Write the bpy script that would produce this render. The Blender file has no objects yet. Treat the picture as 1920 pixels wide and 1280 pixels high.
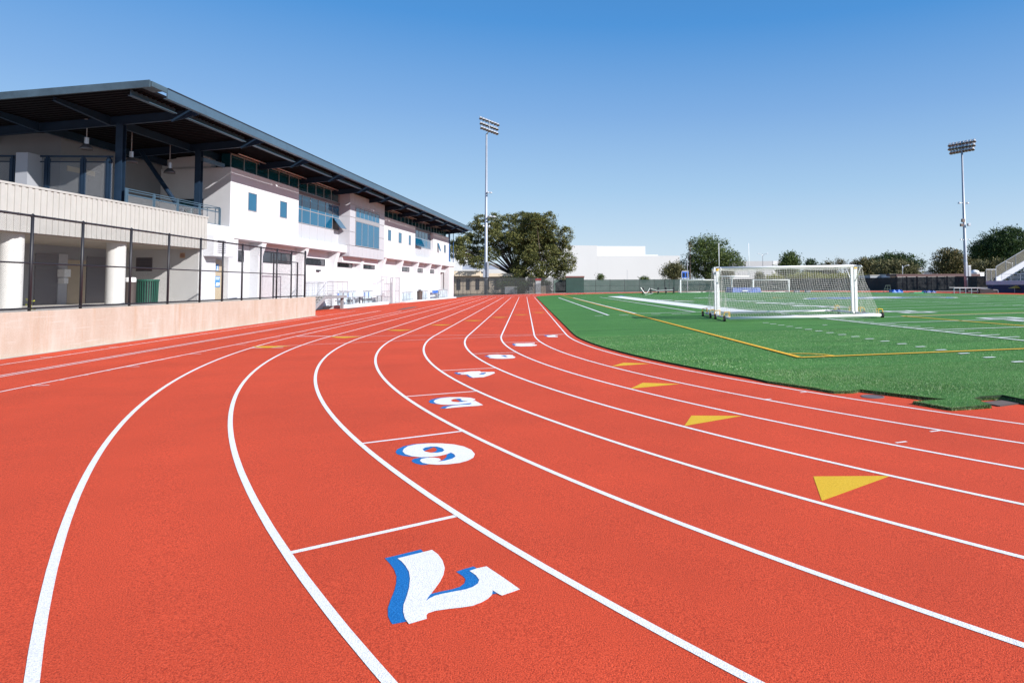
import bpy, bmesh, math, random
import numpy as np
from mathutils import Vector, Matrix
from mathutils.geometry import delaunay_2d_cdt, tessellate_polygon
random.seed(7); rng = np.random.default_rng(11)
C = bpy.context.scene.collection
S = bpy.context.scene
rad = math.radians

# ------------------------------------------------------------------ camera
F, CX, CY = 1241.7545, 1206.3866, 471.8679          # pixels of the 1920 x 1280 photograph
YAW, PIT, ROL, H = 0.17783181, 0.04965889, -0.0076119, 1.89792
fw = Vector((math.sin(YAW)*math.cos(PIT), math.cos(YAW)*math.cos(PIT), math.sin(PIT)))
r0 = Vector((math.cos(YAW), -math.sin(YAW), 0)); u0 = r0.cross(fw)
rt = r0*math.cos(ROL) + u0*math.sin(ROL); up = rt.cross(fw)
cam = bpy.data.cameras.new('camera'); co = bpy.data.objects.new('camera', cam); C.objects.link(co)
co.matrix_world = Matrix(((rt.x, up.x, -fw.x, 0), (rt.y, up.y, -fw.y, 0), (rt.z, up.z, -fw.z, H), (0, 0, 0, 1)))
cam.sensor_width = 36; cam.lens = F/1920*36
cam.shift_x = (960-CX)/1920; cam.shift_y = -(640-CY)/1920
cam.clip_start = .05; cam.clip_end = 3000
S.camera = co

# ------------------------------------------------------------------ sun and sky
SUNV = Vector((3.5, -2.6, 2.38)).normalized()
EL = math.asin(SUNV.z); AZ = math.atan2(SUNV.x, SUNV.y)
w = bpy.data.worlds.new('World'); S.world = w; w.use_nodes = True
nt = w.node_tree; nt.nodes.clear()
sky = nt.nodes.new('ShaderNodeTexSky'); sky.sky_type = 'NISHITA'; sky.sun_disc = False
sky.sun_elevation = EL; sky.sun_rotation = AZ; sky.altitude = 0; sky.air_density = 1.0; sky.dust_density = .25; sky.ozone_density = 2.2
bg = nt.nodes.new('ShaderNodeBackground'); bg.inputs[1].default_value = .085
ow = nt.nodes.new('ShaderNodeOutputWorld')
# clear coastal air: tint the physical sky by height above the horizon
gtc = nt.nodes.new('ShaderNodeTexCoord'); gs = nt.nodes.new('ShaderNodeSeparateXYZ'); nt.links.new(gtc.outputs['Generated'], gs.inputs[0])
gr_ = nt.nodes.new('ShaderNodeValToRGB'); nt.links.new(gs.outputs[2], gr_.inputs[0]); E_ = gr_.color_ramp.elements
stops = [(0., (.76, .885, 1.03)), (.06, (.61, .79, .98)), (.14, (.42, .66, .94)), (.25, (.235, .475, .87)), (.37, (.074, .33, .79)), (.6, (.03, .17, .50)), (1., (.02, .09, .30))]
E_[0].position, E_[0].color = stops[0][0], (*stops[0][1], 1); E_[1].position, E_[1].color = stops[-1][0], (*stops[-1][1], 1)
for p_, c_ in stops[1:-1]:
    e_ = E_.new(p_); e_.color = (*c_, 1)
gm = nt.nodes.new('ShaderNodeVectorMath'); gm.operation = 'SCALE'; gm.inputs['Scale'].default_value = 7.1; nt.links.new(gr_.outputs[0], gm.inputs[0])
gx_ = nt.nodes.new('ShaderNodeMix'); gx_.data_type = 'RGBA'; gx_.inputs[0].default_value = .85
nt.links.new(sky.outputs[0], gx_.inputs[6]); nt.links.new(gm.outputs[0], gx_.inputs[7])
nt.links.new(gx_.outputs[2], bg.inputs[0]); nt.links.new(bg.outputs[0], ow.inputs[0])
sl = bpy.data.lights.new('sun', 'SUN'); sl.energy = 5.0; sl.angle = rad(.53); sl.color = (1, .965, .92)
so = bpy.data.objects.new('sun', sl); C.objects.link(so)
so.rotation_euler = (-SUNV).to_track_quat('-Z', 'Y').to_euler(); so.location = (30, -30, 60)
S.view_settings.view_transform = 'Standard'; S.view_settings.look = 'None'; S.view_settings.gamma = 1
S.view_settings.exposure = .62; S.view_settings.use_curve_mapping = False
S.cycles.max_bounces = 6; S.cycles.transparent_max_bounces = 24

# ------------------------------------------------------------------ pixel ray helpers (photo pixel -> place in the world)
def ray(px, py): return fw + rt*((px-CX)/F) - up*((py-CY)/F)
def at(px, py, Y):
    d = ray(px, py); t = Y/d.y; return Vector((d.x*t, Y, H+d.z*t))
def gp(px, py, z=0.):
    d = ray(px, py); t = (z-H)/d.z; return Vector((d.x*t, d.y*t, z))

# ------------------------------------------------------------------ materials
MATS = {}
def mat(name, col=(.5, .5, .5), rough=.6, metal=0., noise=0., nscale=5., bump=0., bscale=50., spec=.5, col2=None, stretch=None, alpha=None, emit=None, coat=0.):
    if name in MATS: return MATS[name]
    m = bpy.data.materials.new(name); m.use_nodes = True; t = m.node_tree
    b = t.nodes['Principled BSDF']; b.inputs['Roughness'].default_value = rough; b.inputs['Metallic'].default_value = metal
    b.inputs['Specular IOR Level'].default_value = spec; b.inputs['Base Color'].default_value = (*col, 1)
    if coat: b.inputs['Coat Weight'].default_value = coat
    tc = t.nodes.new('ShaderNodeTexCoord'); src = tc.outputs['Object']
    if stretch:
        mp = t.nodes.new('ShaderNodeMapping'); mp.inputs['Scale'].default_value = stretch; t.links.new(src, mp.inputs[0]); src = mp.outputs[0]
    if noise or col2:
        n = t.nodes.new('ShaderNodeTexNoise'); n.inputs['Scale'].default_value = nscale; n.inputs['Detail'].default_value = 6; n.inputs['Roughness'].default_value = .62
        t.links.new(src, n.inputs['Vector'])
        rp = t.nodes.new('ShaderNodeValToRGB'); rp.color_ramp.elements[0].position = .3; rp.color_ramp.elements[1].position = .7
        c2 = col2 or tuple(min(1, c*(1+noise)) for c in col); c1 = col if col2 else tuple(c*(1-noise) for c in col)
        rp.color_ramp.elements[0].color = (*c1, 1); rp.color_ramp.elements[1].color = (*c2, 1)
        t.links.new(n.outputs['Fac'], rp.inputs[0]); t.links.new(rp.outputs[0], b.inputs['Base Color'])
    if bump:
        n2 = t.nodes.new('ShaderNodeTexNoise'); n2.inputs['Scale'].default_value = bscale; n2.inputs['Detail'].default_value = 3
        t.links.new(src, n2.inputs['Vector'])
        bp = t.nodes.new('ShaderNodeBump'); bp.inputs['Strength'].default_value = bump; bp.inputs['Distance'].default_value = .01
        t.links.new(n2.outputs['Fac'], bp.inputs['Height']); t.links.new(bp.outputs[0], b.inputs['Normal'])
    if alpha is not None: b.inputs['Alpha'].default_value = alpha
    MATS[name] = m; return m

def ramp(t, fac, stops):
    rp = t.nodes.new('ShaderNodeValToRGB'); e = rp.color_ramp.elements
    e[0].position, e[0].color = stops[0][0], (*stops[0][1], 1); e[1].position, e[1].color = stops[-1][0], (*stops[-1][1], 1)
    for p, c in stops[1:-1]:
        q = e.new(p); q.color = (*c, 1)
    t.links.new(fac, rp.inputs[0]); return rp.outputs[0]

def noise_node(t, vec, scale, detail=2, rough=.5):
    n = t.nodes.new('ShaderNodeTexNoise'); n.inputs['Scale'].default_value = scale; n.inputs['Detail'].default_value = detail; n.inputs['Roughness'].default_value = rough
    t.links.new(vec, n.inputs['Vector']); return n.outputs['Fac']
def mixc(t, fac, a, b, mode='MIX'):
    m = t.nodes.new('ShaderNodeMix'); m.data_type = 'RGBA'; m.blend_type = mode
    for s, v in ((0, fac), (6, a), (7, b)):
        if isinstance(v, (int, float)): m.inputs[s].default_value = v
        elif isinstance(v, tuple): m.inputs[s].default_value = (*v, 1)
        else: t.links.new(v, m.inputs[s])
    return m.outputs[2]

def granule_mat(name, base, dark, light, big=.12, sp=.25):
    m = bpy.data.materials.new(name); m.use_nodes = True; t = m.node_tree; b = t.nodes['Principled BSDF']
    b.inputs['Roughness'].default_value = .85; b.inputs['Specular IOR Level'].default_value = sp
    tc = t.nodes.new('ShaderNodeTexCoord'); v = tc.outputs['Object']
    fine = noise_node(t, v, 120, 2, .8); mid = noise_node(t, v, 42, 3, .7); large = noise_node(t, v, .45, 4, .6)
    c = ramp(t, fine, [(.36, dark), (.5, base), (.66, light)])
    c2 = ramp(t, mid, [(.3, tuple(x*.78 for x in base)), (.55, base), (.75, tuple(min(1, x*1.15) for x in base))])
    c = mixc(t, .4, c, c2)
    wv = ramp(t, large, [(.3, (1-big, 1-big, 1-big)), (.7, (1+big*.5,)*3)])
    c = mixc(t, 1., c, wv, 'MULTIPLY')
    t.links.new(c, b.inputs['Base Color'])
    bp = t.nodes.new('ShaderNodeBump'); bp.inputs['Strength'].default_value = 1.0; bp.inputs['Distance'].default_value = .006 if sp > .2 else .002
    t.links.new(fine, bp.inputs['Height']); t.links.new(bp.outputs[0], b.inputs['Normal'])
    MATS[name] = m; return m
M_TRACK = granule_mat('track_rubber', (.66, .072, .026), (.16, .014, .008), (.86, .13, .058))
M_LINE = granule_mat('line_paint', (.86, .86, .86), (.52, .52, .53), (.92, .92, .92), .03)
M_BLUEP = granule_mat('blue_paint', (.003, .16, .48), (.002, .09, .30), (.05, .27, .62), .06)
M_YELP = granule_mat('yellow_paint', (.74, .46, .025), (.55, .28, .01), (.82, .58, .09), .05)

def turf_mat():
    m = bpy.data.materials.new('turf'); m.use_nodes = True; t = m.node_tree; b = t.nodes['Principled BSDF']
    b.inputs['Roughness'].default_value = .75; b.inputs['Specular IOR Level'].default_value = .25
    tc = t.nodes.new('ShaderNodeTexCoord'); v = tc.outputs['Object']
    mp = t.nodes.new('ShaderNodeMapping'); mp.inputs['Scale'].default_value = (.5, 3., 1); mp.inputs['Rotation'].default_value = (0, 0, .1)
    t.links.new(v, mp.inputs[0])
    a = noise_node(t, mp.outputs[0], 6, 5, .7); f = noise_node(t, v, 130, 3, .75); g = noise_node(t, v, .35, 3, .5)
    m3 = t.nodes.new('ShaderNodeMapping'); m3.inputs['Scale'].default_value = (.22, 1.1, 1); m3.inputs['Rotation'].default_value = (0, 0, .5); t.links.new(v, m3.inputs[0]); bnd = noise_node(t, m3.outputs[0], 1.0, 5, .65)
    c1 = ramp(t, a, [(.3, (.040, .150, .022)), (.5, (.062, .205, .035)), (.72, (.10, .265, .062))])
    c2 = ramp(t, f, [(.35, (.018, .09, .010)), (.5, (.055, .195, .032)), (.68, (.15, .31, .095))])
    c = mixc(t, .55, c1, c2); gg = ramp(t, g, [(.3, (.88, .9, .88)), (.7, (1.08, 1.06, 1.08))]); c = mixc(t, 1., c, gg, 'MULTIPLY'); c = mixc(t, 1., c, ramp(t, bnd, [(.32, (.80, .84, .80)), (.52, (1.0, 1.0, 1.0)), (.68, (1.28, 1.2, 1.3))]), 'MULTIPLY')
    t.links.new(c, b.inputs['Base Color'])
    bp = t.nodes.new('ShaderNodeBump'); bp.inputs['Strength'].default_value = .7; bp.inputs['Distance'].default_value = .015
    t.links.new(f, bp.inputs['Height']); t.links.new(bp.outputs[0], b.inputs['Normal'])
    MATS['turf'] = m; return m
M_TURF = turf_mat()
def island_mat(name, stops, rough=.6, spec=.3, trans=0.):
    m = bpy.data.materials.new(name); m.use_nodes = True; t = m.node_tree; b = t.nodes['Principled BSDF']
    b.inputs['Roughness'].default_value = rough; b.inputs['Specular IOR Level'].default_value = spec
    g = t.nodes.new('ShaderNodeNewGeometry'); c = ramp(t, g.outputs['Random Per Island'], stops); t.links.new(c, b.inputs['Base Color'])
    if trans:
        tr = t.nodes.new('ShaderNodeBsdfTranslucent'); t.links.new(c, tr.inputs[0]); mx = t.nodes.new('ShaderNodeMixShader'); mx.inputs[0].default_value = trans
        t.links.new(b.outputs[0], mx.inputs[1]); t.links.new(tr.outputs[0], mx.inputs[2]); t.links.new(mx.outputs[0], t.nodes['Material Output'].inputs[0])
    MATS[name] = m; return m
M_BLADE = island_mat('turf_blade', [(0, (.03, .10, .015)), (.35, (.09, .23, .045)), (.7, (.20, .36, .13)), (1, (.55, .64, .42))], .55, .25)  # palest stop paints the whitish sheen of the turf into the blades

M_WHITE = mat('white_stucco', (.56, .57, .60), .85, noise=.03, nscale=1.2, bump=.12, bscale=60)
M_SHADEWALL = mat('shaded_white_stucco', (.26, .265, .28), .88, noise=.05, nscale=1.2, bump=.15, bscale=60)  # white stucco in shade: the darkness is put into the colour
M_CREAM = mat('cream_ribbed_concrete', (.385, .375, .355), .85, noise=.05, nscale=2.5, bump=.1, bscale=40)
M_PANEL = mat('pale_metal_panel', (.42, .425, .46), .45, noise=.02, nscale=1, metal=.0)
M_GLASS = mat('blue_glass', (.005, .085, .17), .06, spec=.9, noise=.12, nscale=.6)
M_TEAL = mat('dark_teal_glass', (.004, .055, .075), .08, spec=.8, noise=.2, nscale=.5)
M_DKGLASS = mat('dark_glass', (.03, .035, .045), .08, spec=.8, noise=.3, nscale=.8)
M_MULL = mat('window_mullion', (.38, .38, .40), .45, metal=.4)
M_NAVY = mat('navy_painted_steel', (.010, .024, .048), .5, noise=.15, nscale=2, spec=.25)
M_STEELB = mat('grey_blue_steel', (.065, .115, .165), .4, noise=.1, nscale=1.5, metal=.2)
M_DECK = mat('dark_roof_deck', (.006, .006, .008), .8, noise=.2, nscale=2, spec=.1)
M_ROOF = mat('roof_top', (.09, .12, .15), .6)
M_CONC = mat('concrete', (.45, .43, .40), .9, noise=.12, nscale=1.5, bump=.2, bscale=60)
M_BLACK = mat('black_vinyl_metal', (.012, .013, .018), .5, noise=.2, nscale=6)
M_GALV = mat('galvanised_steel', (.48, .50, .53), .4, metal=.6, noise=.1, nscale=2)
M_POLE = mat('galvanised_pole', (.36, .39, .45), .5, metal=.35, noise=.08, nscale=.8)
M_WPAINT = mat('white_painted_aluminium', (.82, .82, .83), .35, noise=.03, nscale=3)
M_YEL = mat('yellow_painted_steel', (.85, .48, .02), .45)
M_TYRE = mat('black_rubber', (.012, .012, .012), .8)
M_NET = mat('white_net_cord', (.72, .70, .66), .8)
M_GREENP = mat('green_painted_steel', (.010, .085, .055), .4, noise=.15, nscale=6)
M_BROWN = mat('brown_painted_steel', (.06, .045, .04), .6)
M_BLUE = mat('blue_plastic', (.02, .13, .55), .5)
M_MAT = mat('blue_vinyl_cover', (.05, .10, .30), .6, noise=.35, nscale=1.5, bump=.5, bscale=3)
M_RED = mat('red_plastic', (.55, .03, .03), .5)
M_TAN = mat('tan_door_paint', (.42, .34, .24), .6, noise=.05)
M_TAN2 = mat('tan_stucco', (.55, .46, .36), .9, noise=.08, nscale=1)
M_BARK = mat('bark', (.075, .055, .042), .95, noise=.4, nscale=4, bump=.6, bscale=8)
M_ASPH = mat('asphalt', (.10, .095, .09), .9, noise=.2, nscale=3, bump=.3, bscale=80)
M_DIRT = mat('bare_ground', (.24, .20, .15), .95, noise=.2, nscale=.6)
M_BRICK = mat('red_brick_paving', (.30, .10, .07), .85, noise=.2, nscale=3)

def wall_mat():
    m = bpy.data.materials.new('stained_concrete'); m.use_nodes = True; t = m.node_tree; b = t.nodes['Principled BSDF']; b.inputs['Roughness'].default_value = .9
    tc = t.nodes.new('ShaderNodeTexCoord'); v = tc.outputs['Object']
    def mp(s):
        q = t.nodes.new('ShaderNodeMapping'); q.inputs['Scale'].default_value = s; t.links.new(v, q.inputs[0]); return q.outputs[0]
    a = noise_node(t, mp((1, .9, .35)), 2.2, 5, .65); r = noise_node(t, mp((1, 5.5, .25)), .8, 4, .65); h = noise_node(t, mp((1, .35, 9)), 2.2, 3, .6); f = noise_node(t, v, 45, 3, .6)
    c = ramp(t, a, [(.3, (.36, .275, .21)), (.55, (.405, .33, .27)), (.75, (.45, .40, .35))])
    c = mixc(t, ramp(t, r, [(.55, (0, 0, 0)), (.75, (.55,)*3)]), c, (.38, .23, .13)); c = mixc(t, ramp(t, h, [(.62, (0, 0, 0)), (.72, (.5,)*3)]), c, (.50, .48, .45))
    c = mixc(t, .12, c, ramp(t, f, [(.3, (.3, .25, .2)), (.7, (.9, .85, .8))]))
    t.links.new(c, b.inputs['Base Color'])
    bp = t.nodes.new('ShaderNodeBump'); bp.inputs['Strength'].default_value = .3; bp.inputs['Distance'].default_value = .01; t.links.new(f, bp.inputs['Height']); t.links.new(bp.outputs[0], b.inputs['Normal'])
    MATS['wall'] = m; return m
M_WALL = wall_mat()

def mesh_mat(name, col, cover, cell, lw, twist=True):
    """woven wire or cloth: thin threads cell metres apart with open holes; cover = extra share closed by cloth"""
    m = bpy.data.materials.new(name); m.use_nodes = True; t = m.node_tree; b = t.nodes['Principled BSDF']
    b.inputs['Base Color'].default_value = (*col, 1); b.inputs['Roughness'].default_value = .7
    uv = t.nodes.new('ShaderNodeUVMap'); s = t.nodes.new('ShaderNodeSeparateXYZ'); t.links.new(uv.outputs[0], s.inputs[0])
    def op(o, a, bb=None):
        n = t.nodes.new('ShaderNodeMath'); n.operation = o
        for i, x in enumerate((a, bb)):
            if x is None: continue
            if isinstance(x, (int, float)): n.inputs[i].default_value = x
            else: t.links.new(x, n.inputs[i])
        return n.outputs[0]
    u, v = s.outputs[0], s.outputs[1]
    p, q = (op('ADD', u, v), op('SUBTRACT', u, v)) if twist else (u, v)
    def line(x): return op('LESS_THAN', op('FRACT', op('DIVIDE', x, cell)), lw/cell)
    a = op('MAXIMUM', line(p), line(q))
    if cover:
        n = noise_node(t, uv.outputs[0], .8, 3, .6)
        cv = op('ADD', op('MULTIPLY', op('SUBTRACT', n, .5), .18), cover); a = op('MAXIMUM', a, cv)
    t.links.new(a, b.inputs['Alpha']); MATS[name] = m; return m
M_CHAIN = mesh_mat('black_chain_link', (.02, .02, .025), 0, .055, .0048)
M_CHAING = mesh_mat('grey_chain_link', (.30, .31, .33), 0, .06, .009)
M_CHAINF = mesh_mat('black_chain_link_far', (.015, .016, .018), .50, .06, .006)
M_SCREEN = mesh_mat('dark_green_windscreen', (.020, .050, .042), .93, .06, .005, False)
M_SCREEND = mesh_mat('shaded_green_windscreen', (.006, .016, .018), .97, .06, .005, False)  # darker copy of the green screen, partly shade put into the colour

# ------------------------------------------------------------------ object helpers
def tag(o, label=None, cat=None, group=None, kind=None):
    if label: o['label'] = label
    if cat: o['category'] = cat
    if group: o['group'] = group
    if kind: o['kind'] = kind
    return o
def empty(name, loc=(0, 0, 0), rz=0., label=None, cat=None, group=None):
    o = bpy.data.objects.new(name, None); C.objects.link(o); o.location = loc; o.rotation_euler = (0, 0, rz); o.empty_display_size = .2
    return tag(o, label, cat, group)
def copy_tree(o, parent=None):
    c = o.copy(); C.objects.link(c); c.parent = parent
    for ch in o.children: copy_tree(ch, c)
    return c
class MB:
    def __init__(s): s.v = []; s.f = []; s.uv = None
    def add(s, vs, fs):
        n = len(s.v); s.v += [tuple(x) for x in vs]; s.f += [tuple(i+n for i in f) for f in fs]; return s
    def box(s, x0, x1, y0, y1, z0, z1):
        return s.add([(x0, y0, z0), (x1, y0, z0), (x1, y1, z0), (x0, y1, z0), (x0, y0, z1), (x1, y0, z1), (x1, y1, z1), (x0, y1, z1)],
                     [(0, 3, 2, 1), (4, 5, 6, 7), (0, 1, 5, 4), (1, 2, 6, 5), (2, 3, 7, 6), (3, 0, 4, 7)])
    def prism(s, poly, z0, z1):
        n = len(poly); s.add([(x, y, z0) for x, y in poly]+[(x, y, z1) for x, y in poly], [tuple(range(n-1, -1, -1)), tuple(range(n, 2*n))]+[(i, (i+1) % n, n+(i+1) % n, n+i) for i in range(n)]); return s
    def bar(s, a, b, w, h=None, up_=(0, 0, 1)):
        a, b = Vector(a), Vector(b); d = (b-a).normalized(); u = Vector(up_)
        if abs(d.dot(u)) > .95: u = Vector((1, 0, 0))
        sx = d.cross(u).normalized(); sy = sx.cross(d).normalized(); h = h or w; vs = []
        for p in (a, b):
            for i, j in ((-1, -1), (1, -1), (1, 1), (-1, 1)): vs.append(p+sx*i*w/2+sy*j*h/2)
        return s.add(vs, [(0, 1, 2, 3), (7, 6, 5, 4), (0, 4, 5, 1), (1, 5, 6, 2), (2, 6, 7, 3), (3, 7, 4, 0)])
    def tube(s, pts, rs, n=8, caps=True):
        pts = [Vector(p) for p in pts]; rs = rs if isinstance(rs, (list, tuple)) else [rs]*len(pts); rings = []; ref = None
        for i, p in enumerate(pts):
            d = (pts[min(i+1, len(pts)-1)]-pts[max(i-1, 0)]).normalized()
            if ref is None: ref = Vector((0, 0, 1)) if abs(d.z) < .9 else Vector((1, 0, 0))
            a = d.cross(ref).normalized(); b = d.cross(a).normalized(); ref = a.cross(d)
            rings.append([p+(a*math.cos(k*2*math.pi/n)+b*math.sin(k*2*math.pi/n))*rs[i] for k in range(n)])
        vs = [v for r in rings for v in r]; fs = []
        for i in range(len(pts)-1):
            for k in range(n): fs.append((i*n+k, i*n+(k+1) % n, (i+1)*n+(k+1) % n, (i+1)*n+k))
        if caps: fs += [tuple(range(n-1, -1, -1)), tuple(range((len(pts)-1)*n, len(pts)*n))]
        return s.add(vs, fs)
    def lathe(s, prof, c=(0, 0, 0), n=16):
        vs = []; fs = []
        for r, z in prof:
            for k in range(n): vs.append((c[0]+r*math.cos(k*2*math.pi/n), c[1]+r*math.sin(k*2*math.pi/n), c[2]+z))
        for i in range(len(prof)-1):
            for k in range(n): fs.append((i*n+k, i*n+(k+1) % n, (i+1)*n+(k+1) % n, (i+1)*n+k))
        return s.add(vs, fs)
    def quad(s, a, b, c, d): return s.add([a, b, c, d], [(0, 1, 2, 3)])
    def build(s, name, m, parent=None, smooth=False, bev=0.):
        me = bpy.data.meshes.new(name); me.from_pydata(s.v, [], s.f); me.materials.append(m)
        bm = bmesh.new(); bm.from_mesh(me)
        bmesh.ops.recalc_face_normals(bm, faces=bm.faces)
        if bev: bmesh.ops.bevel(bm, geom=[e for e in bm.edges if len(e.link_faces) == 2 and e.calc_face_angle(0) > .6], offset=bev, segments=2, profile=.5, affect='EDGES', clamp_overlap=True)
        bm.to_mesh(me); bm.free()
        if smooth:
            for p in me.polygons: p.use_smooth = True
        me.update(); o = bpy.data.objects.new(name, me); C.objects.link(o); o.parent = parent; return o
def np_mesh(name, V, Fc, m, parent=None):
    me = bpy.data.meshes.new(name); V = np.asarray(V, np.float32); Fc = np.asarray(Fc, np.int32); k = Fc.shape[1]
    me.vertices.add(len(V)); me.vertices.foreach_set('co', V.ravel()); me.loops.add(Fc.size); me.loops.foreach_set('vertex_index', Fc.ravel())
    me.polygons.add(len(Fc)); me.polygons.foreach_set('loop_start', np.arange(0, Fc.size, k, dtype=np.int32)); me.polygons.foreach_set('loop_total', np.full(len(Fc), k, np.int32))
    me.update(calc_edges=True); me.materials.append(m); o = bpy.data.objects.new(name, me); C.objects.link(o); o.parent = parent; return o
def sheet(name, a, b, z0, z1, m, parent=None, za=None):
    """upright woven sheet from a to b with UV in metres"""
    a, b = Vector((a[0], a[1], 0)), Vector((b[0], b[1], 0)); L = (b-a).length
    me = bpy.data.meshes.new(name); me.from_pydata([(a.x, a.y, z0), (b.x, b.y, z0), (b.x, b.y, z1), (a.x, a.y, z1)], [], [(0, 1, 2, 3)])
    uv = me.uv_layers.new(name='UVMap'); 
    for i, q in enumerate(((0, z0), (L, z0), (L, z1), (0, z1))): uv.data[i].uv = q
    me.materials.append(m); o = bpy.data.objects.new(name, me); C.objects.link(o); o.parent = parent; return o
#__PART2__
# ------------------------------------------------------------------ track geometry
X0, YC, R1, TH1, R2, TB, TC, TF = 1.58895, 25.89591, 35.08451, .50173, 26.566, .01226, .9, .0099
LW = 1.22; YT = 110.3
R3 = (R1-R1*(1-math.cos(TH1))-R2*(math.cos(TH1)-math.cos(TC)))/math.cos(TC)
def base_curve(step=.5):
    P = []; N = []
    n = int((YT-YC)/1.0)
    for i in range(n): P.append((X0, YT-(YT-YC)*i/n)); N.append((-1, 0))
    x, y = X0, YC; segs = [(0, TH1, R1), (TH1, TC, R2), (TC, math.pi-TC, R3), (math.pi-TC, math.pi-TH1, R2), (math.pi-TH1, math.pi, R1)]
    for a, b, R in segs:
        cx, cy = x+R*math.cos(a), y+R*math.sin(a); k = max(4, int(R*(b-a)/step))
        for i in range(k):
            t = a+(b-a)*i/k; P.append((cx-R*math.cos(t), cy-R*math.sin(t))); N.append((-math.cos(t), -math.sin(t)))
        x, y = cx-R*math.cos(b), cy-R*math.sin(b)
    XR = x
    for i in range(n): P.append((XR, YC+(YT-YC)*i/n)); N.append((1, 0))
    Rf = (XR-X0)/2; cxf = X0+Rf
    for i in range(110):
        t = math.pi*i/110; P.append((cxf+Rf*math.cos(t), YT+Rf*math.sin(t))); N.append((math.cos(t), math.sin(t)))
    return np.array(P), np.array(N), XR
BP, BN, XR = base_curve()
seg = np.hypot(*(np.roll(BP, -1, 0)-BP).T)
SS = np.concatenate([[0], np.cumsum(seg)[:-1]])-(YT-YC)       # station: 0 at the start line, negative up the straight
NB = len(BP)
def off(s, d):
    """world xy at station s (along the inner line, 0 at start line) and outward offset d"""
    s = np.asarray(s, float); i = np.clip(np.searchsorted(SS, s)-1, 0, NB-2); t = (s-SS[i])/(SS[i+1]-SS[i])
    p = BP[i]*(1-t)[..., None]+BP[i+1]*t[..., None]; n = BN[i]*(1-t)[..., None]+BN[i+1]*t[..., None]
    n /= np.linalg.norm(n, axis=-1, keepdims=True); return p+n*np.asarray(d)[..., None]
def dist_out(X, Y):
    X = np.atleast_1d(np.asarray(X, float)); Y = np.atleast_1d(np.asarray(Y, float)); out = np.empty(len(X))
    for k in range(0, len(X), 20000):
        D2 = (X[k:k+20000, None]-BP[None, :, 0])**2+(Y[k:k+20000, None]-BP[None, :, 1])**2; i = D2.argmin(1)
        out[k:k+20000] = (X[k:k+20000]-BP[i, 0])*BN[i, 0]+(Y[k:k+20000]-BP[i, 1])*BN[i, 1]
    return out
def zt(d): return TB*np.clip(d, -.05, 11)
def zf(X, Y):
    """turf height: a low crown along the middle of the field"""
    X = np.atleast_1d(X); d = -dist_out(X, Y)
    return np.maximum(0, np.minimum(np.minimum(TF*(X-X0), TF*(XR-X)), .03*d))
TURF_H = .03
def fpt(px, py):
    P = gp(px, py, TURF_H)
    for _ in range(12): P = gp(px, py, TURF_H+float(zf(P.x, P.y)[0]))
    return P
def tpt(px, py):
    P = gp(px, py, 0)
    for _ in range(8): P = gp(px, py, float(zt(dist_out(P.x, P.y))[0]))
    return P

# ground, track, outer strip
g = MB(); g.quad((-900, -400, -.12), (900, -400, -.12), (900, 1500, -.12), (-900, 1500, -.12)); tag(g.build('ground', M_DIRT), kind='structure')
def ring(name, ds, m, dz=0., s0=None, s1=None, dsamp=None):
    idx = [i for i in range(NB) if (s0 is None or s0 <= SS[i] <= s1)]
    closed = s0 is None; V = []; Fs = []; k = len(ds)
    if closed: P, N = BP, BN
    else:
        ss = np.concatenate([[s0], SS[idx], [s1]]); ss = np.unique(ss); P = off(ss, np.zeros(len(ss))); N = off(ss, np.ones(len(ss)))-P
    for j in range(len(P)):
        for d in ds: V.append((P[j, 0]+N[j, 0]*d, P[j, 1]+N[j, 1]*d, float(zt(np.array(d)))+dz))
    n = len(P)
    for j in range(n if closed else n-1):
        for q in range(k-1): Fs.append((j*k+q, j*k+q+1, ((j+1) % n)*k+q+1, ((j+1) % n)*k+q))
    return np_mesh(name, V, Fs, m)
tag(ring('track', [-3.2, -.05, 11.0, 11.5], M_TRACK), kind='structure')
z11 = float(zt(np.array(11.)))
BA = rad(6.0); BO = Vector((-10.61, 103.2, 0))
e1 = Vector((math.sin(BA), math.cos(BA), 0)); e2 = Vector((math.cos(BA), -math.sin(BA), 0))
def bl(o, a, z=0): return BO+e2*o+e1*a+Vector((0, 0, z))
WA = rad(.9); WO = Vector((-13.12, 19.7, 0)); w1 = Vector((math.sin(WA), math.cos(WA), 0))
def wl(a, z=0., o=0.): return WO+w1*a+Vector((math.cos(WA), -math.sin(WA), 0))*o+Vector((0, 0, z))
ap = [(X0-11.45, 26), (X0-11.45, 25.9), tuple(wl(6.2)[:2]), tuple(wl(24.4)[:2]), tuple(bl(.2, -59.5)[:2]), tuple(bl(.3, 0)[:2]), tuple(bl(.3, 6)[:2]), (X0-11.45, 116)]
m = MB(); m.add([(x, y, z11+.004) for x, y in ap], [tuple(range(len(ap)))])
cp = [(X0-11.45+.05, 40)]+[tuple(off(np.array(s), np.array(11.45))) for s in np.arange(0, 40, 1.)]+[(-60, -40), (-60, 40)]
m.add([(x, y, z11+.002) for x, y in cp], [tuple(range(len(cp)))])
tag(m.build('runway_surface', M_TRACK), kind='structure')

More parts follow.
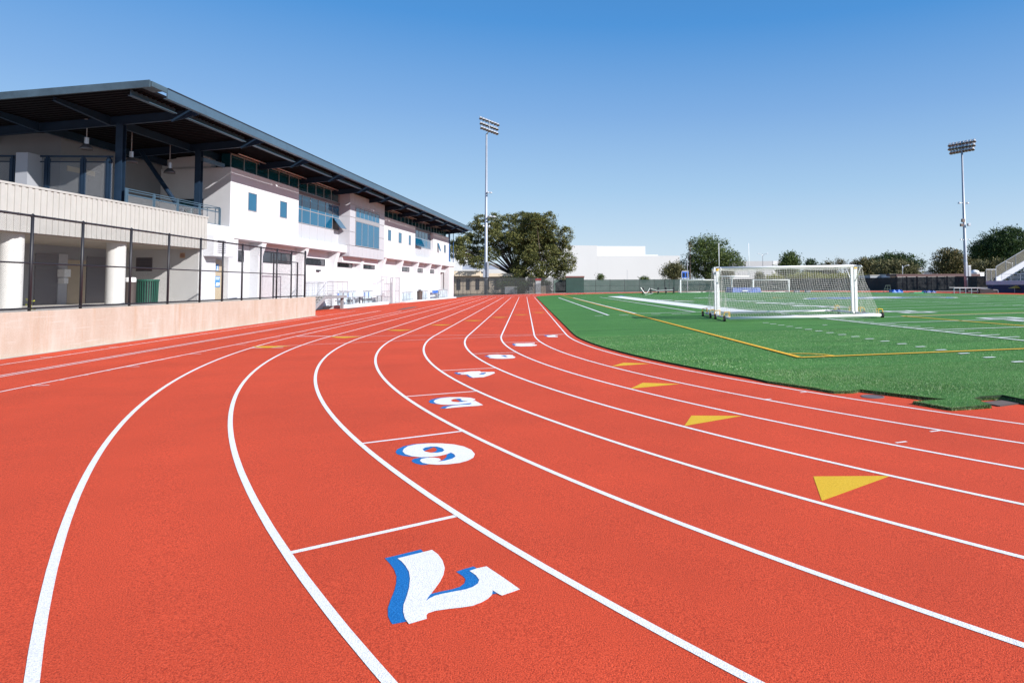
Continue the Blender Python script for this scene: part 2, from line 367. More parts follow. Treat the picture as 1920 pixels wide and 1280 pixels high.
# turf: one slab with cut-outs for the two drains
cut = [tpt(*q) for q in ((1440, 718), (1520, 730), (1565, 738), (1597, 737.5), (1613, 735), (1745, 751.5), (1776, 754.5), (1712, 757.5), (1785, 770), (1858, 765), (1825, 754), (1838, 751), (1880, 749.5), (1920, 757.5))]
ov = [tuple(off(np.array(s), np.array(-.28))) for s in np.arange(-(YT-YC)+1, 14.0, 1.0)]
ov += [(p.x, p.y) for p in cut]
sl_ = 21.5
tot = SS[-1]
ov += [tuple(off(np.array(s), np.array(-.28))) for s in np.arange(sl_, tot-.5, 1.2)]
ov = [Vector(p) for p in ov]
ovn = np.array(ov)
def inside(X, Y, poly=ovn):
    X = np.asarray(X); Y = np.asarray(Y); c = np.zeros(X.shape, bool); n = len(poly); j = n-1
    for i in range(n):
        xi, yi, xj, yj = poly[i, 0], poly[i, 1], poly[j, 0], poly[j, 1]
        cnd = ((yi > Y) != (yj > Y)) & (X < (xj-xi)*(Y-yi)/(yj-yi+1e-12)+xi); c ^= cnd; j = i
    return c
gx, gy = np.meshgrid(np.arange(0, 76, 1.9), np.arange(-14, 150, 2.3)); gx = gx.ravel(); gy = gy.ravel()
kk = inside(gx, gy) & (dist_out(gx, gy) < -1.2)
pts = ov+[Vector((a, b)) for a, b in zip(gx[kk], gy[kk])]
nO = len(ov)
r = delaunay_2d_cdt(pts, [(i, (i+1) % nO) for i in range(nO)], [tuple(range(nO))], 1, 1e-5)
V2 = np.array([(v[0], v[1]) for v in r[0]]); Z2 = zf(V2[:, 0], V2[:, 1])+TURF_H
me = bpy.data.meshes.new('turf'); vv = [(a[0], a[1], z) for a, z in zip(V2, Z2)]; ff = [tuple(f) for f in r[2]]
bm = bmesh.new(); bvs = [bm.verts.new(v) for v in vv]
for f in ff:
    try: bm.faces.new([bvs[i] for i in f])
    except ValueError: pass
bmesh.ops.recalc_face_normals(bm, faces=bm.faces)
if sum(f.normal.z for f in bm.faces) < 0: bmesh.ops.reverse_faces(bm, faces=bm.faces)
be = [e for e in bm.edges if len(e.link_faces) == 1]
ex = bmesh.ops.extrude_edge_only(bm, edges=be)
for v in ex['geom']:
    if isinstance(v, bmesh.types.BMVert): v.co.z -= .045
bm.to_mesh(me); bm.free(); me.materials.append(M_TURF); me.materials.append(mat('turf_backing', (.012, .035, .012), .9))
for p_ in me.polygons:
    if abs(p_.normal.z) < .5: p_.material_index = 1
tf = bpy.data.objects.new('turf_field', me); C.objects.link(tf); tag(tf, kind='structure')

# blades of the artificial grass, dense at the near edge
def blades(name, n, x0, x1, y0, y1, hh, ww, ymax_edge=None, pick=None):
    X = rng.uniform(x0, x1, n*3); Y = rng.uniform(y0, y1, n*3); k = inside(X, Y)
    if pick is not None: k &= pick(X, Y)
    X = X[k][:n]; Y = Y[k][:n]; n = len(X); Z = zf(X, Y)+TURF_H-.012
    a = rng.uniform(0, 2*np.pi, n); h = hh*rng.uniform(.7, 1.25, n); wd = ww*rng.uniform(.7, 1.3, n); lean = rng.normal(0, .3, (n, 2))*h[:, None]
    ca, sa = np.cos(a)*wd/2, np.sin(a)*wd/2
    V = np.empty((n, 3, 3)); V[:, 0] = np.stack([X-ca, Y-sa, Z], 1); V[:, 1] = np.stack([X+ca, Y+sa, Z], 1); V[:, 2] = np.stack([X+lean[:, 0], Y+lean[:, 1], Z+h], 1)
    return V.reshape(-1, 3)
A = blades('a', 210000, 3.0, 15, 7.5, 13.5, .026, .006)
B = blades('b', 120000, 1.5, 20, 13.5, 24, .028, .011)
Cc = blades('c', 40000, 1.5, 16, 8, 30, .026, .008, pick=lambda X, Y: dist_out(X, Y) > -.42)
edge = np.array([(p.x, p.y) for p in cut]); EV = []
for i in range(len(edge)-1):
    Lc_ = np.hypot(*(edge[i+1]-edge[i])); n_ = int(Lc_*1500); t_ = rng.random(n_); q_ = edge[i]+(edge[i+1]-edge[i])*t_[:, None]+rng.normal(0, .008, (n_, 2)); EV.append(q_)
EV = np.vstack(EV); k_ = inside(EV[:, 0], EV[:, 1]); n_ = len(EV); z_ = TURF_H-.03+np.where(k_, .02, -.0); a_ = rng.uniform(0, 6.28, n_); h_ = rng.uniform(.03, .045, n_)*np.where(k_, 1, .8)
D = np.empty((n_, 3, 3)); D[:, 0] = np.stack([EV[:, 0]-np.cos(a_)*.004, EV[:, 1]-np.sin(a_)*.004, z_], 1); D[:, 1] = np.stack([EV[:, 0]+np.cos(a_)*.004, EV[:, 1]+np.sin(a_)*.004, z_], 1); D[:, 2] = np.stack([EV[:, 0]+rng.normal(0, .012, n_), EV[:, 1]+rng.normal(0, .012, n_), z_+h_], 1)
VV = np.vstack([A, B, Cc, D.reshape(-1, 3)]); tag(np_mesh('turf_blades', VV, np.arange(len(VV)).reshape(-1, 3), M_BLADE), kind='stuff')

# ------------------------------------------------------------------ markings on the track
def strip_poly(name, pts, wdt, m, zfn, dz=.004, close=False):
    """painted line of width wdt through xy points"""
    P = np.array(pts, float); T = np.gradient(P, axis=0) if len(P) > 2 else np.repeat((P[1]-P[0])[None], 2, 0)
    T /= np.linalg.norm(T, axis=1, keepdims=True)+1e-12; Nn = np.stack([-T[:, 1], T[:, 0]], 1)*wdt/2; a, b = P+Nn, P-Nn
    za, zb = zfn(a[:, 0], a[:, 1])+dz, zfn(b[:, 0], b[:, 1])+dz; V = []
    for i in range(len(P)): V += [(a[i, 0], a[i, 1], za[i]), (b[i, 0], b[i, 1], zb[i])]
    return V, [(2*i, 2*i+1, 2*i+3, 2*i+2) for i in range(len(P)-1)]
def ztr(X, Y): d = dist_out(X, Y); return np.where(d > 11.3, z11+.004, zt(d))
class Paint:
    def __init__(s, name, m, zfn): s.name, s.m, s.z, s.V, s.F = name, m, zfn, [], []
    def line(s, pts, wd, dz=.003):
        V, F_ = strip_poly('', pts, wd, s.m, s.z, dz); n = len(s.V); s.V += V; s.F += [tuple(i+n for i in f) for f in F_]
    def poly(s, pts, dz=.004, holes=()):
        loops = [[Vector((p[0], p[1], 0)) for p in L] for L in [pts]+list(holes)]
        flat = [p for L in loops for p in L]; tri = tessellate_polygon(loops); n = len(s.V)
        z = s.z(np.array([p.x for p in flat]), np.array([p.y for p in flat]))+dz
        s.V += [(p.x, p.y, float(q)) for p, q in zip(flat, z)]
        for t in tri:
            a, b, c = [flat[i] for i in t]
            s.F.append(tuple(i+n for i in (t if (b-a).cross(c-a).z > 0 else t[::-1])))
    def build(s):
        me = bpy.data.meshes.new(s.name); me.from_pydata(s.V, [], s.F); me.materials.append(s.m)
        for p in me.polygons:
            if p.normal.z < 0: p.flip()
        me.update(); o = bpy.data.objects.new(s.name, me); C.objects.link(o); return tag(o, kind='structure')
ll = Paint('lane_lines', M_LINE, ztr)
srange = np.concatenate([np.arange(-(YT-YC)+.5, 0, 2.5), np.arange(0, 34, .3)])
for k in range(9): ll.line(off(srange, np.full(len(srange), LW*k)), .056)
sf = np.arange(SS[-1]-112, SS[-1], 1.5)                       # the far curve
for k in range(9): ll.line(off(sf, np.full(len(sf), LW*k)), .056)
for k, s in enumerate((3.25, 6.5, 9.6, 12.43, 15.1, 17.6)):   # staggered start lines
    ll.line(off(np.array([s, s]), np.array([LW*(k+1)+.03, LW*(k+2)-.03])), .056)
ll.line([tuple(off(np.array(-.03), np.array(.0))), tuple(off(np.array(-.03), np.array(8.05*LW)))], .045)
ll.line(off(np.linspace(.0, 3.35, 24), np.linspace(.0, 8*LW, 24)), .04, dz=.006)        # curved waterfall start
for s in (-28.3, -70, -78): ll.line([tuple(off(np.array(s), np.array(0.))), tuple(off(np.array(s), np.array(8*LW)))], .045)
# outer runway lines beside the wall
L1a, L1b = tpt(0, 735.5), tpt(480, 639.3); La, Lb = tpt(0, 706.2), tpt(480, 623.8); Lc, Ld = tpt(0, 684.5), tpt(480, 611.3)
def ext(a, b, t0, t1): return [(a.x+(b.x-a.x)*t, a.y+(b.y-a.y)*t) for t in np.linspace(t0, t1, 14)]
E1, E2, E3 = tpt(753, 583), tpt(712.6, 582.8), tpt(666, 583.2)
def runto(a, b, e): return [(a.x, a.y)]+[((b.x), b.y)]+[(e.x, e.y)]
def resamp(P, n=20):
    P = np.array(P); L = np.concatenate([[0], np.cumsum(np.hypot(*np.diff(P, axis=0).T))]); t = np.linspace(0, L[-1], n); return np.stack([np.interp(t, L, P[:, 0]), np.interp(t, L, P[:, 1])], 1)
def back(a, b, e, k=.45):
    p0 = (a.x-(b.x-a.x)*k, a.y-(b.y-a.y)*k); return resamp([p0, (e.x, e.y)])
ll.line(back(L1a, L1b, E1), .05); d2 = .085
pp = back(La, Lb, E2); ll.line(pp+[d2, 0], .05); ll.line(pp-[d2, 0], .05); ll.line(back(Lc, Ld, E3), .05)
# measuring ticks along two runway lines
b1, b3 = back(L1a, L1b, E1), back(Lc, Ld, E3)
for P_, sg, ny in ((b1, 1, 60), (b3, -1, 55)):
    for i in range(ny):
        y = 14+i*.72; x = np.interp(y, P_[:, 1], P_[:, 0]); L = .30 if i % 4 == 0 else .11
        ll.line([(x, y), (x+sg*L, y)], .03 if i % 4 else .045)
for px, py, dx in ((1512, 734.8, -.16), (1762, 807, -.2), (1680, 830, .2), (1430, 749, .2)):
    p = tpt(px, py); ll.line([(p.x, p.y), (p.x+dx*.8, p.y-.12*abs(dx)/dx*0+dx*.2)], .04)
p = tpt(480, 652); ll.line([(p.x-.1, p.y), (p.x+.75, p.y)], .09)
p = tpt(557, 630.5); ll.line([(p.x, p.y), (p.x+1.3, p.y)], .09)
ll.build()
def tp(pts, ox, oy, sc): return [tuple(tpt(ox+x/sc, oy+y/sc)[:2]) for x, y in pts]
NUM = {}
NUM['seven'] = (660, 960, 5.3333, [[(455, 465), (800, 380), (860, 425), (905, 485), (928, 560), (915, 630), (880, 700), (830, 770), (795, 815), (765, 850), (738, 893), (780, 862), (830, 838), (900, 820), (1030, 795), (1140, 775), (1210, 750), (1260, 715), (1272, 680), (1240, 635), (1175, 590), (1250, 565), (1345, 545), (1510, 655), (1680, 775), (1590, 808), (1500, 838), (1470, 825), (1408, 785), (1400, 830), (1360, 870), (1300, 905), (1210, 940), (1090, 958), (960, 972), (830, 992), (760, 1015), (745, 1035), (748, 1070), (570, 1123), (530, 1070), (512, 1000), (515, 930), (545, 850), (570, 760), (580, 670), (570, 600), (535, 540), (495, 495)]],
  [[(327, 460), (690, 372), (735, 420), (720, 520), (650, 700), (600, 900), (560, 1090), (405, 1120), (385, 1095), (360, 1040), (358, 960), (385, 880), (425, 780), (442, 710), (445, 640), (420, 570), (375, 510)], [(733, 898), (755, 850), (790, 815), (900, 790), (1000, 770), (1080, 745), (1125, 710), (1135, 670), (1110, 640), (1042, 595), (1130, 565), (1215, 542), (1260, 568), (1330, 600), (1330, 720), (1200, 800), (1000, 850), (850, 880)], [(1380, 770), (1405, 785), (1450, 812), (1400, 820), (1370, 800)]], [])
NUM['six'] = (640, 720, 6.4, [[(735, 810), (750, 778), (800, 745), (900, 724), (1050, 713), (1200, 713), (1350, 725), (1470, 750), (1560, 790), (1602, 840), (1585, 885), (1520, 920), (1420, 948), (1280, 965), (1150, 970), (1040, 962), (970, 945), (942, 920), (960, 898), (1030, 885), (1110, 883), (1170, 891), (1195, 908), (1186, 920), (1155, 933), (1240, 920), (1330, 897), (1370, 870), (1352, 842), (1315, 824), (1260, 845), (1180, 864), (1080, 876), (960, 880), (850, 868), (765, 842)]],
  [[(650, 815), (670, 782), (745, 745), (860, 720), (1000, 709), (1160, 709), (1150, 740), (1000, 800), (980, 872), (850, 872), (740, 860), (670, 840)], [(842, 915), (870, 895), (950, 880), (1050, 876), (1080, 900), (1060, 950), (1040, 965), (960, 968), (890, 952), (850, 932)], [(1100, 750), (1170, 745), (1250, 765), (1250, 805), (1160, 832), (1060, 828), (1130, 808), (1152, 787), (1135, 767)], [(1300, 820), (1340, 825), (1400, 870), (1350, 905), (1240, 925), (1150, 937), (1230, 900), (1262, 875), (1262, 850)]], [[(975, 785), (1000, 765), (1080, 750), (1150, 752), (1210, 770), (1236, 795), (1210, 815), (1150, 825), (1070, 825), (1000, 810)]])
NUM['five'] = (640, 720, 6.4, [[(1106, 212), (1125, 190), (1190, 170), (1300, 158), (1430, 158), (1550, 165), (1605, 180), (1608, 190), (1572, 203), (1610, 203), (1702, 253), (1640, 262), (1500, 270), (1360, 283), (1245, 295), (1270, 277), (1340, 259), (1450, 248), (1530, 246), (1562, 238), (1555, 228), (1480, 237), (1380, 247), (1290, 250), (1200, 247), (1140, 235)]],
  [[(1046, 210), (1070, 187), (1150, 167), (1250, 157), (1330, 154), (1300, 180), (1220, 210), (1220, 246), (1150, 240), (1070, 228)], [(1180, 290), (1220, 268), (1290, 257), (1400, 244), (1560, 226), (1570, 240), (1450, 262), (1330, 280), (1230, 292)], [(1370, 178), (1440, 172), (1470, 190), (1480, 215), (1395, 219), (1430, 205), (1405, 193)]], [[(1310, 198), (1340, 183), (1400, 175), (1445, 179), (1430, 191), (1460, 203), (1520, 206), (1480, 212), (1400, 218), (1335, 213)]])
NUM['four'] = (800, 600, 6.0, [[(345, 592), (365, 588), (420, 586), (500, 577), (600, 575), (612, 585), (760, 584), (770, 597), (700, 625), (640, 643), (520, 650), (470, 622), (462, 614), (385, 614), (380, 605), (420, 602), (420, 598), (352, 600)]],
  [[(308, 592), (330, 587), (380, 588), (372, 602), (385, 612), (360, 613), (330, 604)], [(440, 617), (480, 612), (540, 640), (525, 650), (485, 645)], [(590, 612), (620, 596), (665, 592), (645, 612)]], [[(585, 613), (612, 597), (665, 591), (668, 598), (640, 612)]])
NUM['three'] = (800, 600, 6.0, [[(676, 405), (705, 392), (800, 388), (870, 393), (930, 391), (972, 396), (972, 404), (985, 410), (1002, 418), (985, 428), (930, 433), (850, 436), (770, 434), (715, 428), (693, 418), (740, 412), (712, 412)]],
  [[(650, 406), (690, 394), (760, 388), (720, 412), (770, 434), (705, 428), (690, 416)], [(828, 402), (860, 396), (905, 402), (880, 412), (915, 418), (875, 420), (850, 408)]], [[(832, 402), (870, 398), (905, 401), (882, 410), (920, 414), (890, 420), (868, 410)]])
NUM['two'] = (800, 600, 6.0, [[(975, 268), (1010, 262), (1100, 262), (1215, 258), (1218, 266), (1175, 268), (1240, 280), (1243, 287), (1180, 294), (1060, 297), (1000, 292), (985, 284), (1020, 276)]],
  [[(958, 270), (985, 263), (1030, 263), (1000, 272), (1010, 282), (990, 290), (975, 282)], [(1100, 280), (1130, 276), (1175, 280), (1140, 284)]], [])
NUM['one'] = (800, 600, 6.0, [[(1350, 176), (1410, 170), (1412, 168), (1478, 168), (1470, 172), (1445, 174), (1448, 180), (1478, 184), (1474, 191), (1372, 193), (1350, 186)]],
  [[(1318, 172), (1345, 168), (1400, 168), (1350, 176), (1352, 188), (1340, 180)]], [])
NUM['seven'] = NUM['seven'][:5]+([],)
for nm, (ox, oy, sc, wh, bls, holes) in NUM.items():
    q = Paint('lane_number_'+nm, M_LINE, ztr)
    q.poly(tp(wh[0], ox, oy, sc), dz=.0045, holes=[tp(h, ox, oy, sc) for h in holes]); q.build()
    q = Paint('lane_number_shadow_'+nm, M_BLUEP, ztr)
    for b_ in bls: q.poly(tp(b_, ox, oy, sc), dz=.0018)
    q.build()
q = Paint('yellow_lane_marks', M_YELP, ztr)
for tri in (((1525, 893), (1670, 892), (1541, 939)), ((1296.5, 779), (1392, 779.5), (1283, 798.5)), ((1205, 717.5), (1275, 719.7), (1182, 728.5)), ((1169, 680), (1219, 681.5), (1146, 686.8))):
    q.poly([tuple(tpt(*p)[:2]) for p in tri], dz=.0025)
for k, (px, py) in enumerate(((512, 649), (652, 631.3), (755, 618.5), (829, 608.7), (887, 600.7), (933, 594.7), (975, 589.7), (1008, 585.7))):
    y = tpt(px, py).y; d = LW*(7-k); x1, x2 = X0-d-LW+.06, X0-d-.06; q.poly([(x1, y+.0), (x2, y+.0), (x2-.45, y-.62), (x1+.35, y-.45)], dz=.006)
q.build()
# rubber patches and drain covers on the field edge
q = Paint('patches', M_ASPH, ztr)
for a in (((632, 582), (650, 580.5), (688, 575.5), (684, 575.4), (668, 577.2)), ((742, 581.5), (758, 580), (784, 575.3), (774, 575.2), (756, 578.2)), ((650, 579), (668, 577.6), (664, 577), (652, 578))):
    q.poly([tuple(tpt(*p)[:2]) for p in a], dz=.006)
q.build()
pc = tpt(1636, 743.5)
hole = MB(); hole.lathe([(.19, -.03), (.19, .006), (.165, .009), (.165, .004), (.0, .004)], (pc.x, pc.y, 0), 28); dc = hole.build('drain_cover', mat('drain_grey', (.13, .11, .12), .8))
tag(dc, 'round dark drain cover set in the red rubber at the grass edge', 'drain cover')
gq = [gp(*p, z=.0) for p in ((1842, 755.5), (1880, 751.5), (1911, 757), (1873, 762))]
gr = empty('drain_grate', gq[0], 0, 'rectangular slotted metal drain grate at the grass edge by the right side', 'drain grate')
fr = MB(); gb = MB()
cn = [p-gq[0] for p in gq]
for i in range(4): fr.bar(cn[i]+Vector((0, 0, .008)), cn[(i+1) % 4]+Vector((0, 0, .008)), .03, .016)
for i in range(9):
    t = (i+.5)/9; a = cn[0].lerp(cn[3], t); b = cn[1].lerp(cn[2], t); gb.bar(a+Vector((0, 0, .008)), b+Vector((0, 0, .008)), .018, .014)
fr.build('frame', M_BROWN, gr); gb.build('grille', mat('rusty_grate', (.11, .085, .08), .7), gr)
pit = MB(); pit.add([tuple(p+Vector((0, 0, .003))) for p in cn], [(0, 1, 2, 3)]); pit.build('pit', M_BLACK, gr)

# ------------------------------------------------------------------ markings on the field
zfl = lambda X, Y: zf(X, Y)+TURF_H
fl = Paint('field_lines_white', mat('field_paint_white', (.74, .77, .76), .8, noise=.12, nscale=30), zfl)
def L(a, b, wd, n=None, p=fl):
    n = n or max(2, int(math.hypot(b[0]-a[0], b[1]-a[1])/2)+1); p.line([(a[0]+(b[0]-a[0])*t, a[1]+(b[1]-a[1])*t) for t in np.linspace(0, 1, n)], wd*1.3, dz=.022)
XM = (X0+XR)/2
L((4.95, 98.7), (4.95, 39.5), .12); L((6.85, 95), (6.85, 41), .12); L((10.75, 96), (10.68, 40.8), .12); L((6.85, 40.9), (12.4, 40.9), .14); L((6.85, 95), (10.75, 96), .12)
for x in (5.81, 7.75, 9.0, 9.63): L((x-.25, 39.2), (x+.3, 39.2), .13)
L((4.1, 39.3), (4.6, 39.3), .12)
L((5.0, 98.7), (6.2, 98.7), .12)
# broad white border beside the sideline
bd = [(12.35, 94), (12.42, 41.0), (14.45, 36.2)]; fl.poly([(12.35, 100), (12.45, 41.0), (14.4, 38.0), (14.4, 100)][0:1]+[(12.4, 70), (12.45, 41.0), (13.2, 39.2), (14.45, 37.2), (14.48, 70), (14.48, 100)], dz=.014)
for i in range(24):
    y = 28.57-.9144*i; L((10.72-.14, y), (10.72+.14, y), .10)
L((14.45, 36), (14.45, -3), .10)
L((12.3, 26.1), (12.5, 26.1), .1)
YL = [21.95, 26.2, 30.35, 34.6, 38.9, 43.2]+[43.2+4.4*i for i in range(1, 14)]
xr_ = 2*XM-14.45
for y in YL: L((14.45, y), (xr_, y), .10)
L((xr_, -3), (xr_, 100), .12); L((14.45, 8.5), (xr_, 8.5), .1); L((14.45, -3), (xr_, -3), .12)
for i in range(-9, 92):
    y = 21.95+.88*i
    if (i % 5) == 0: continue
    if y > 17 and y < 100: L((14.5, y), (15.25, y), .09); L((xr_-.75, y), (xr_-.05, y), .09)
    for xh in (31.9, 41.5):
        if 14 < y < 100: L((xh-.3, y), (xh+.3, y), .12)
# big painted yard numbers read as broad dashes from here
for y in (YL[1]+.0, YL[3], YL[5], YL[7], YL[9], YL[11], YL[13]):
    for xx in (21.5, xr_-7.0):
        for dy in (-.95, .95):
            cx_, cy_ = xx, y+dy
            fl.poly([(cx_-.9, cy_-.55), (cx_+.9, cy_-.55), (cx_+.9, cy_-.3), (cx_-.9, cy_-.3)], dz=.018)
            fl.poly([(cx_-.9, cy_+.3), (cx_+.9, cy_+.3), (cx_+.9, cy_+.55), (cx_-.9, cy_+.55)], dz=.018)
            fl.poly([(cx_-.9, cy_-.3), (cx_-.55, cy_-.3), (cx_-.55, cy_+.3), (cx_-.9, cy_+.3)], dz=.018)
            fl.poly([(cx_+.55, cy_-.3), (cx_+.9, cy_-.3), (cx_+.9, cy_+.3), (cx_+.55, cy_+.3)], dz=.018)
fl.build()
fy = Paint('field_lines_yellow', mat('field_paint_yellow', (.80, .44, .02), .8, noise=.1, nscale=30), zfl)
YG, XG = 15.35, 6.63; xg2 = 2*XM-XG
def LY(a, b, wd=.11): L(a, b, wd, p=fy)
LY((XG, YG), (XG, 124)); LY((XG, YG), (xg2, YG-.15)); LY((xg2, YG), (xg2, 124)); LY((XG, 69.2), (xg2, 69.2)); LY((XG, 124), (xg2, 124))
fy.line([(XG+.92*math.cos(t), YG+.92*math.sin(t)) for t in np.linspace(0, math.pi/2, 9)], .1, dz=.018)
LY((18.85, YG), (18.75, 30.75)); LY((18.75, 30.75), (2*XM-18.8, 31.1)); LY((2*XM-18.8, YG), (2*XM-18.8, 31.1))
fy.line([(XM+9.15*math.cos(t), 69.2+9.15*math.sin(t)) for t in np.linspace(0, 2*math.pi, 49)], .11, dz=.009)
fy.build()
fb = Paint('field_logo_blue', mat('field_paint_blue', (.01, .12, .50), .8, noise=.1, nscale=30), zfl)
fb.poly([(XM+8*math.cos(t), 64+4.5*math.sin(t)) for t in np.linspace(0, 2*math.pi, 33)[:-1]], dz=.010); 
ba_, bb_ = fpt(1556, 559.8), fpt(1702, 558.6)
fb.poly([(ba_.x, ba_.y-1.2), (bb_.x, bb_.y-1.2), (bb_.x, bb_.y+3.2), (ba_.x+1, ba_.y+3.2)], dz=.012)
fb.poly([(14.6, 101), (xr_, 101), (xr_, 104.5), (14.6, 104.5)], dz=.007)
fb.build()
fw_ = Paint('field_logo_white', M_LINE, zfl)
fw_.line([(XM+8.2*math.cos(t), 64+4.7*math.sin(t)) for t in np.linspace(0, 2*math.pi, 49)], .35, dz=.014)
fw_.poly([(XM-3, 62.6), (XM+1, 62.6), (XM+3.5, 65.4), (XM-.5, 65.4)], dz=.014)
ba_, bb_ = fpt(1570, 559.5), fpt(1642, 559.0); fw_.poly([(ba_.x, ba_.y-1.0), (ba_.x+9, ba_.y-1.0), (bb_.x, bb_.y+1.6), (ba_.x+4, bb_.y+1.6)], dz=.018)
for xs_, xe_, ys_ in ((1230, 1262, 562.5), (1262, 1300, 564.5), (1345, 1358, 563.5), (1357, 1400, 563.8), (1412, 1466, 568), (1481, 1552, 573.5)):
    a_, b_ = fpt(xs_, ys_), fpt(xe_, ys_+.6); fw_.poly([(a_.x, a_.y-.9), (b_.x, b_.y-.9), (b_.x, b_.y+.9), (a_.x+.3, a_.y+.9)], dz=.018)
fw_.build()
#__PART3__
# ------------------------------------------------------------------ clubhouse (local frame: x = out towards the track, y = along the facade, z = up)
def onb(px, py, o):
    d = ray(px, py); Q = BO+e2*o; t = (Q.x*e2.x+Q.y*e2.y)/(d.x*e2.x+d.y*e2.y); X = d*t+Vector((0, 0, H)); return ((X-BO).x*e1.x+(X-BO).y*e1.y, X.z)
def onp(px, py, a):
    d = ray(px, py); Q = BO+e1*a; t = (Q.x*e1.x+Q.y*e1.y)/(d.x*e1.x+d.y*e1.y); X = d*t+Vector((0, 0, H)); return ((X-BO).x*e2.x+(X-BO).y*e2.y, X.z)
bld = empty('clubhouse', BO, -BA, 'long white two-storey clubhouse with a dark overhanging roof, left of the track', 'building')
def part(name, m, parent=bld, **k):
    q = MB(); q._n, q._m, q._p, q._k = name, m, parent, k; return q
def done(q): return q.build(q._n, q._m, q._p, **q._k)
GZ = .10; FLR = 5.4; TOP = 9.0
# lower storey
q = part('lower_wall', M_WHITE); q.box(-12, -.6, -60.6, -10.9, GZ, 4.95); q.box(-12, -.6, -3.0, -.2, GZ, 4.95); q.box(-12, -.6, -10.9, -8.0, GZ, 4.95); q.box(-12, -3, -8., -3., GZ, 4.95); q.box(-3.2, -.6, -8, -3, 3.9, 4.95)
q.box(-12, -.4, -66.0, -60.6, GZ, 4.95); done(q)
q = part('end_pier', M_WHITE, bev=.02); q.box(-.62, .12, -3.1, 0, GZ, 4.79); done(q)
for i, a in enumerate((-57.4, -51.0, -45.0, -38.8, -32.6, -26.5, -20.05, -13.95, -8.1)):
    q = part('pier', M_WHITE, bev=.015); q.box(-.62, -.05, a-.28, a+.28, GZ, 3.9); q.add([(-.62, a-.28, 3.9), (-.05, a-.28, 3.9), (.2, a-.28, 4.79), (-.62, a-.28, 4.79), (-.62, a+.28, 3.9), (-.05, a+.28, 3.9), (.2, a+.28, 4.79), (-.62, a+.28, 4.79)], [(0, 1, 2, 3), (7, 6, 5, 4), (0, 4, 5, 1), (1, 5, 6, 2), (2, 6, 7, 3), (3, 7, 4, 0)]); done(q)
q = part('ledge', M_WHITE, bev=.03); q.box(-.7, .28, -65.75, -43.4, 4.78, 5.42); q.box(-.7, .28, -34.1, 0, 4.78, 5.42); done(q)
def window(parent, x, y0, y1, z0, z1, n=1, glass=M_GLASS, fr=M_MULL, name='window', fw_=.05, zs=(), dep=.06):
    """frame standing 3 cm proud of the wall face at x, panes set in it"""
    f = part(name, fr, parent); f.box(x-dep, x+.03, y0, y1, z0, z0+fw_); f.box(x-dep, x+.03, y0, y1, z1-fw_, z1); f.box(x-dep, x+.03, y0, y0+fw_, z0+fw_, z1-fw_); f.box(x-dep, x+.03, y1-fw_, y1, z0+fw_, z1-fw_)
    for i in range(1, n): yy = y0+(y1-y0)*i/n; f.box(x-dep, x+.028, yy-fw_*.4, yy+fw_*.4, z0+fw_, z1-fw_)
    for z in zs: f.box(x-dep, x+.029, y0+fw_, y1-fw_, z-fw_*.5, z+fw_*.5)
    fo = done(f); p = part('pane', glass, fo); p.box(x-.02, x+.006, y0+fw_, y1-fw_, z0+fw_, z1-fw_); done(p); return fo
for (a, b) in ((-50.2, -45.9), (-44.1, -39.8), (-37.8, -33.7), (-25.3, -21.3), (-18.8, -15.2), (-12.7, -9.1)):
    window(bld, -.6, a, b, 3.6, 4.15, 3, M_DKGLASS, M_BLACK)
window(bld, -.6, -59.9, -58.4, 3.5, 4.2, 1, M_DKGLASS, M_BLACK)
window(bld, -.6, -56.3, -52.0, 3.55, 4.3, 3, M_DKGLASS, M_BLACK)
q = part('bay_soffit_wall', M_WHITE); q.box(-.65, -.1, -43.5, -34.2, 4.0, 4.5); done(q)
q = part('recess_wall', M_TAN2); q.box(-3.0, -2.95, -7.95, -3.05, GZ, 3.9); done(q)
q = part('railing', M_BROWN)
for z in (.35, 1.1): q.box(-.9, -.86, -7.8, -3.2, z, z+.05)
for i in range(22): y = -7.8+4.6*i/21; q.box(-.9, -.87, y, y+.03, GZ, 1.1)
done(q)
# doors in the lower wall
def door(a0, a1, z1, m, x=-.6, z0=GZ, lab=None):
    f = part('door', m, bld, bev=.01); f.box(x, x+.05, a0, a1, z0, z1); o = done(f)
    h = part('handle', M_GALV, o); h.box(x+.05, x+.11, a1-.16, a1-.1, z0+.95, z0+1.1); done(h); return o
door(-47.2, -46.1, 3.0, M_WHITE, z0=.95)
# upper storey boxes
def poly_part(name, m, poly, z0, z1, bev=.02): q = part(name, m, bld, bev=bev); q.prism(poly, z0, z1); return done(q)
poly_part('upper_wall', M_WHITE, [(0, -61.17), (0, -52.2), (-14, -52.2), (-14, -58.3)], FLR+.0, TOP)
poly_part('upper_wall', M_WHITE, [(0, -34.2), (0, -21.05), (-6, -21.05), (-6, -34.2)], FLR, TOP)
poly_part('upper_wall', M_WHITE, [(0, -12.1), (0, -2.9), (-6, -2.9), (-6, -12.1)], FLR, TOP)
poly_part('side_wall_top', M_WHITE, [(-1.35, -60.78), (-1.35, -60.3), (-14, -57.8), (-14, -58.28)], TOP, 9.95, 0)
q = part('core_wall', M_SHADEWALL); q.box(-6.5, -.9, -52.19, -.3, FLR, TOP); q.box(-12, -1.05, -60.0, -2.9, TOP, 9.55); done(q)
for (a, b, z0, z1) in ((-59.22, -58.17, 6.65, 7.79), (-55.09, -54.04, 6.65, 7.79), (-31.55, -30.48, 6.65, 7.79), (-27.83, -26.68, 6.65, 7.79), (-23.9, -23.0, 6.65, 7.79), (-6.05, -4.98, 6.62, 7.77)):
    window(bld, 0, a, b, z0, z1, 1, M_GLASS, M_MULL, fw_=.035)
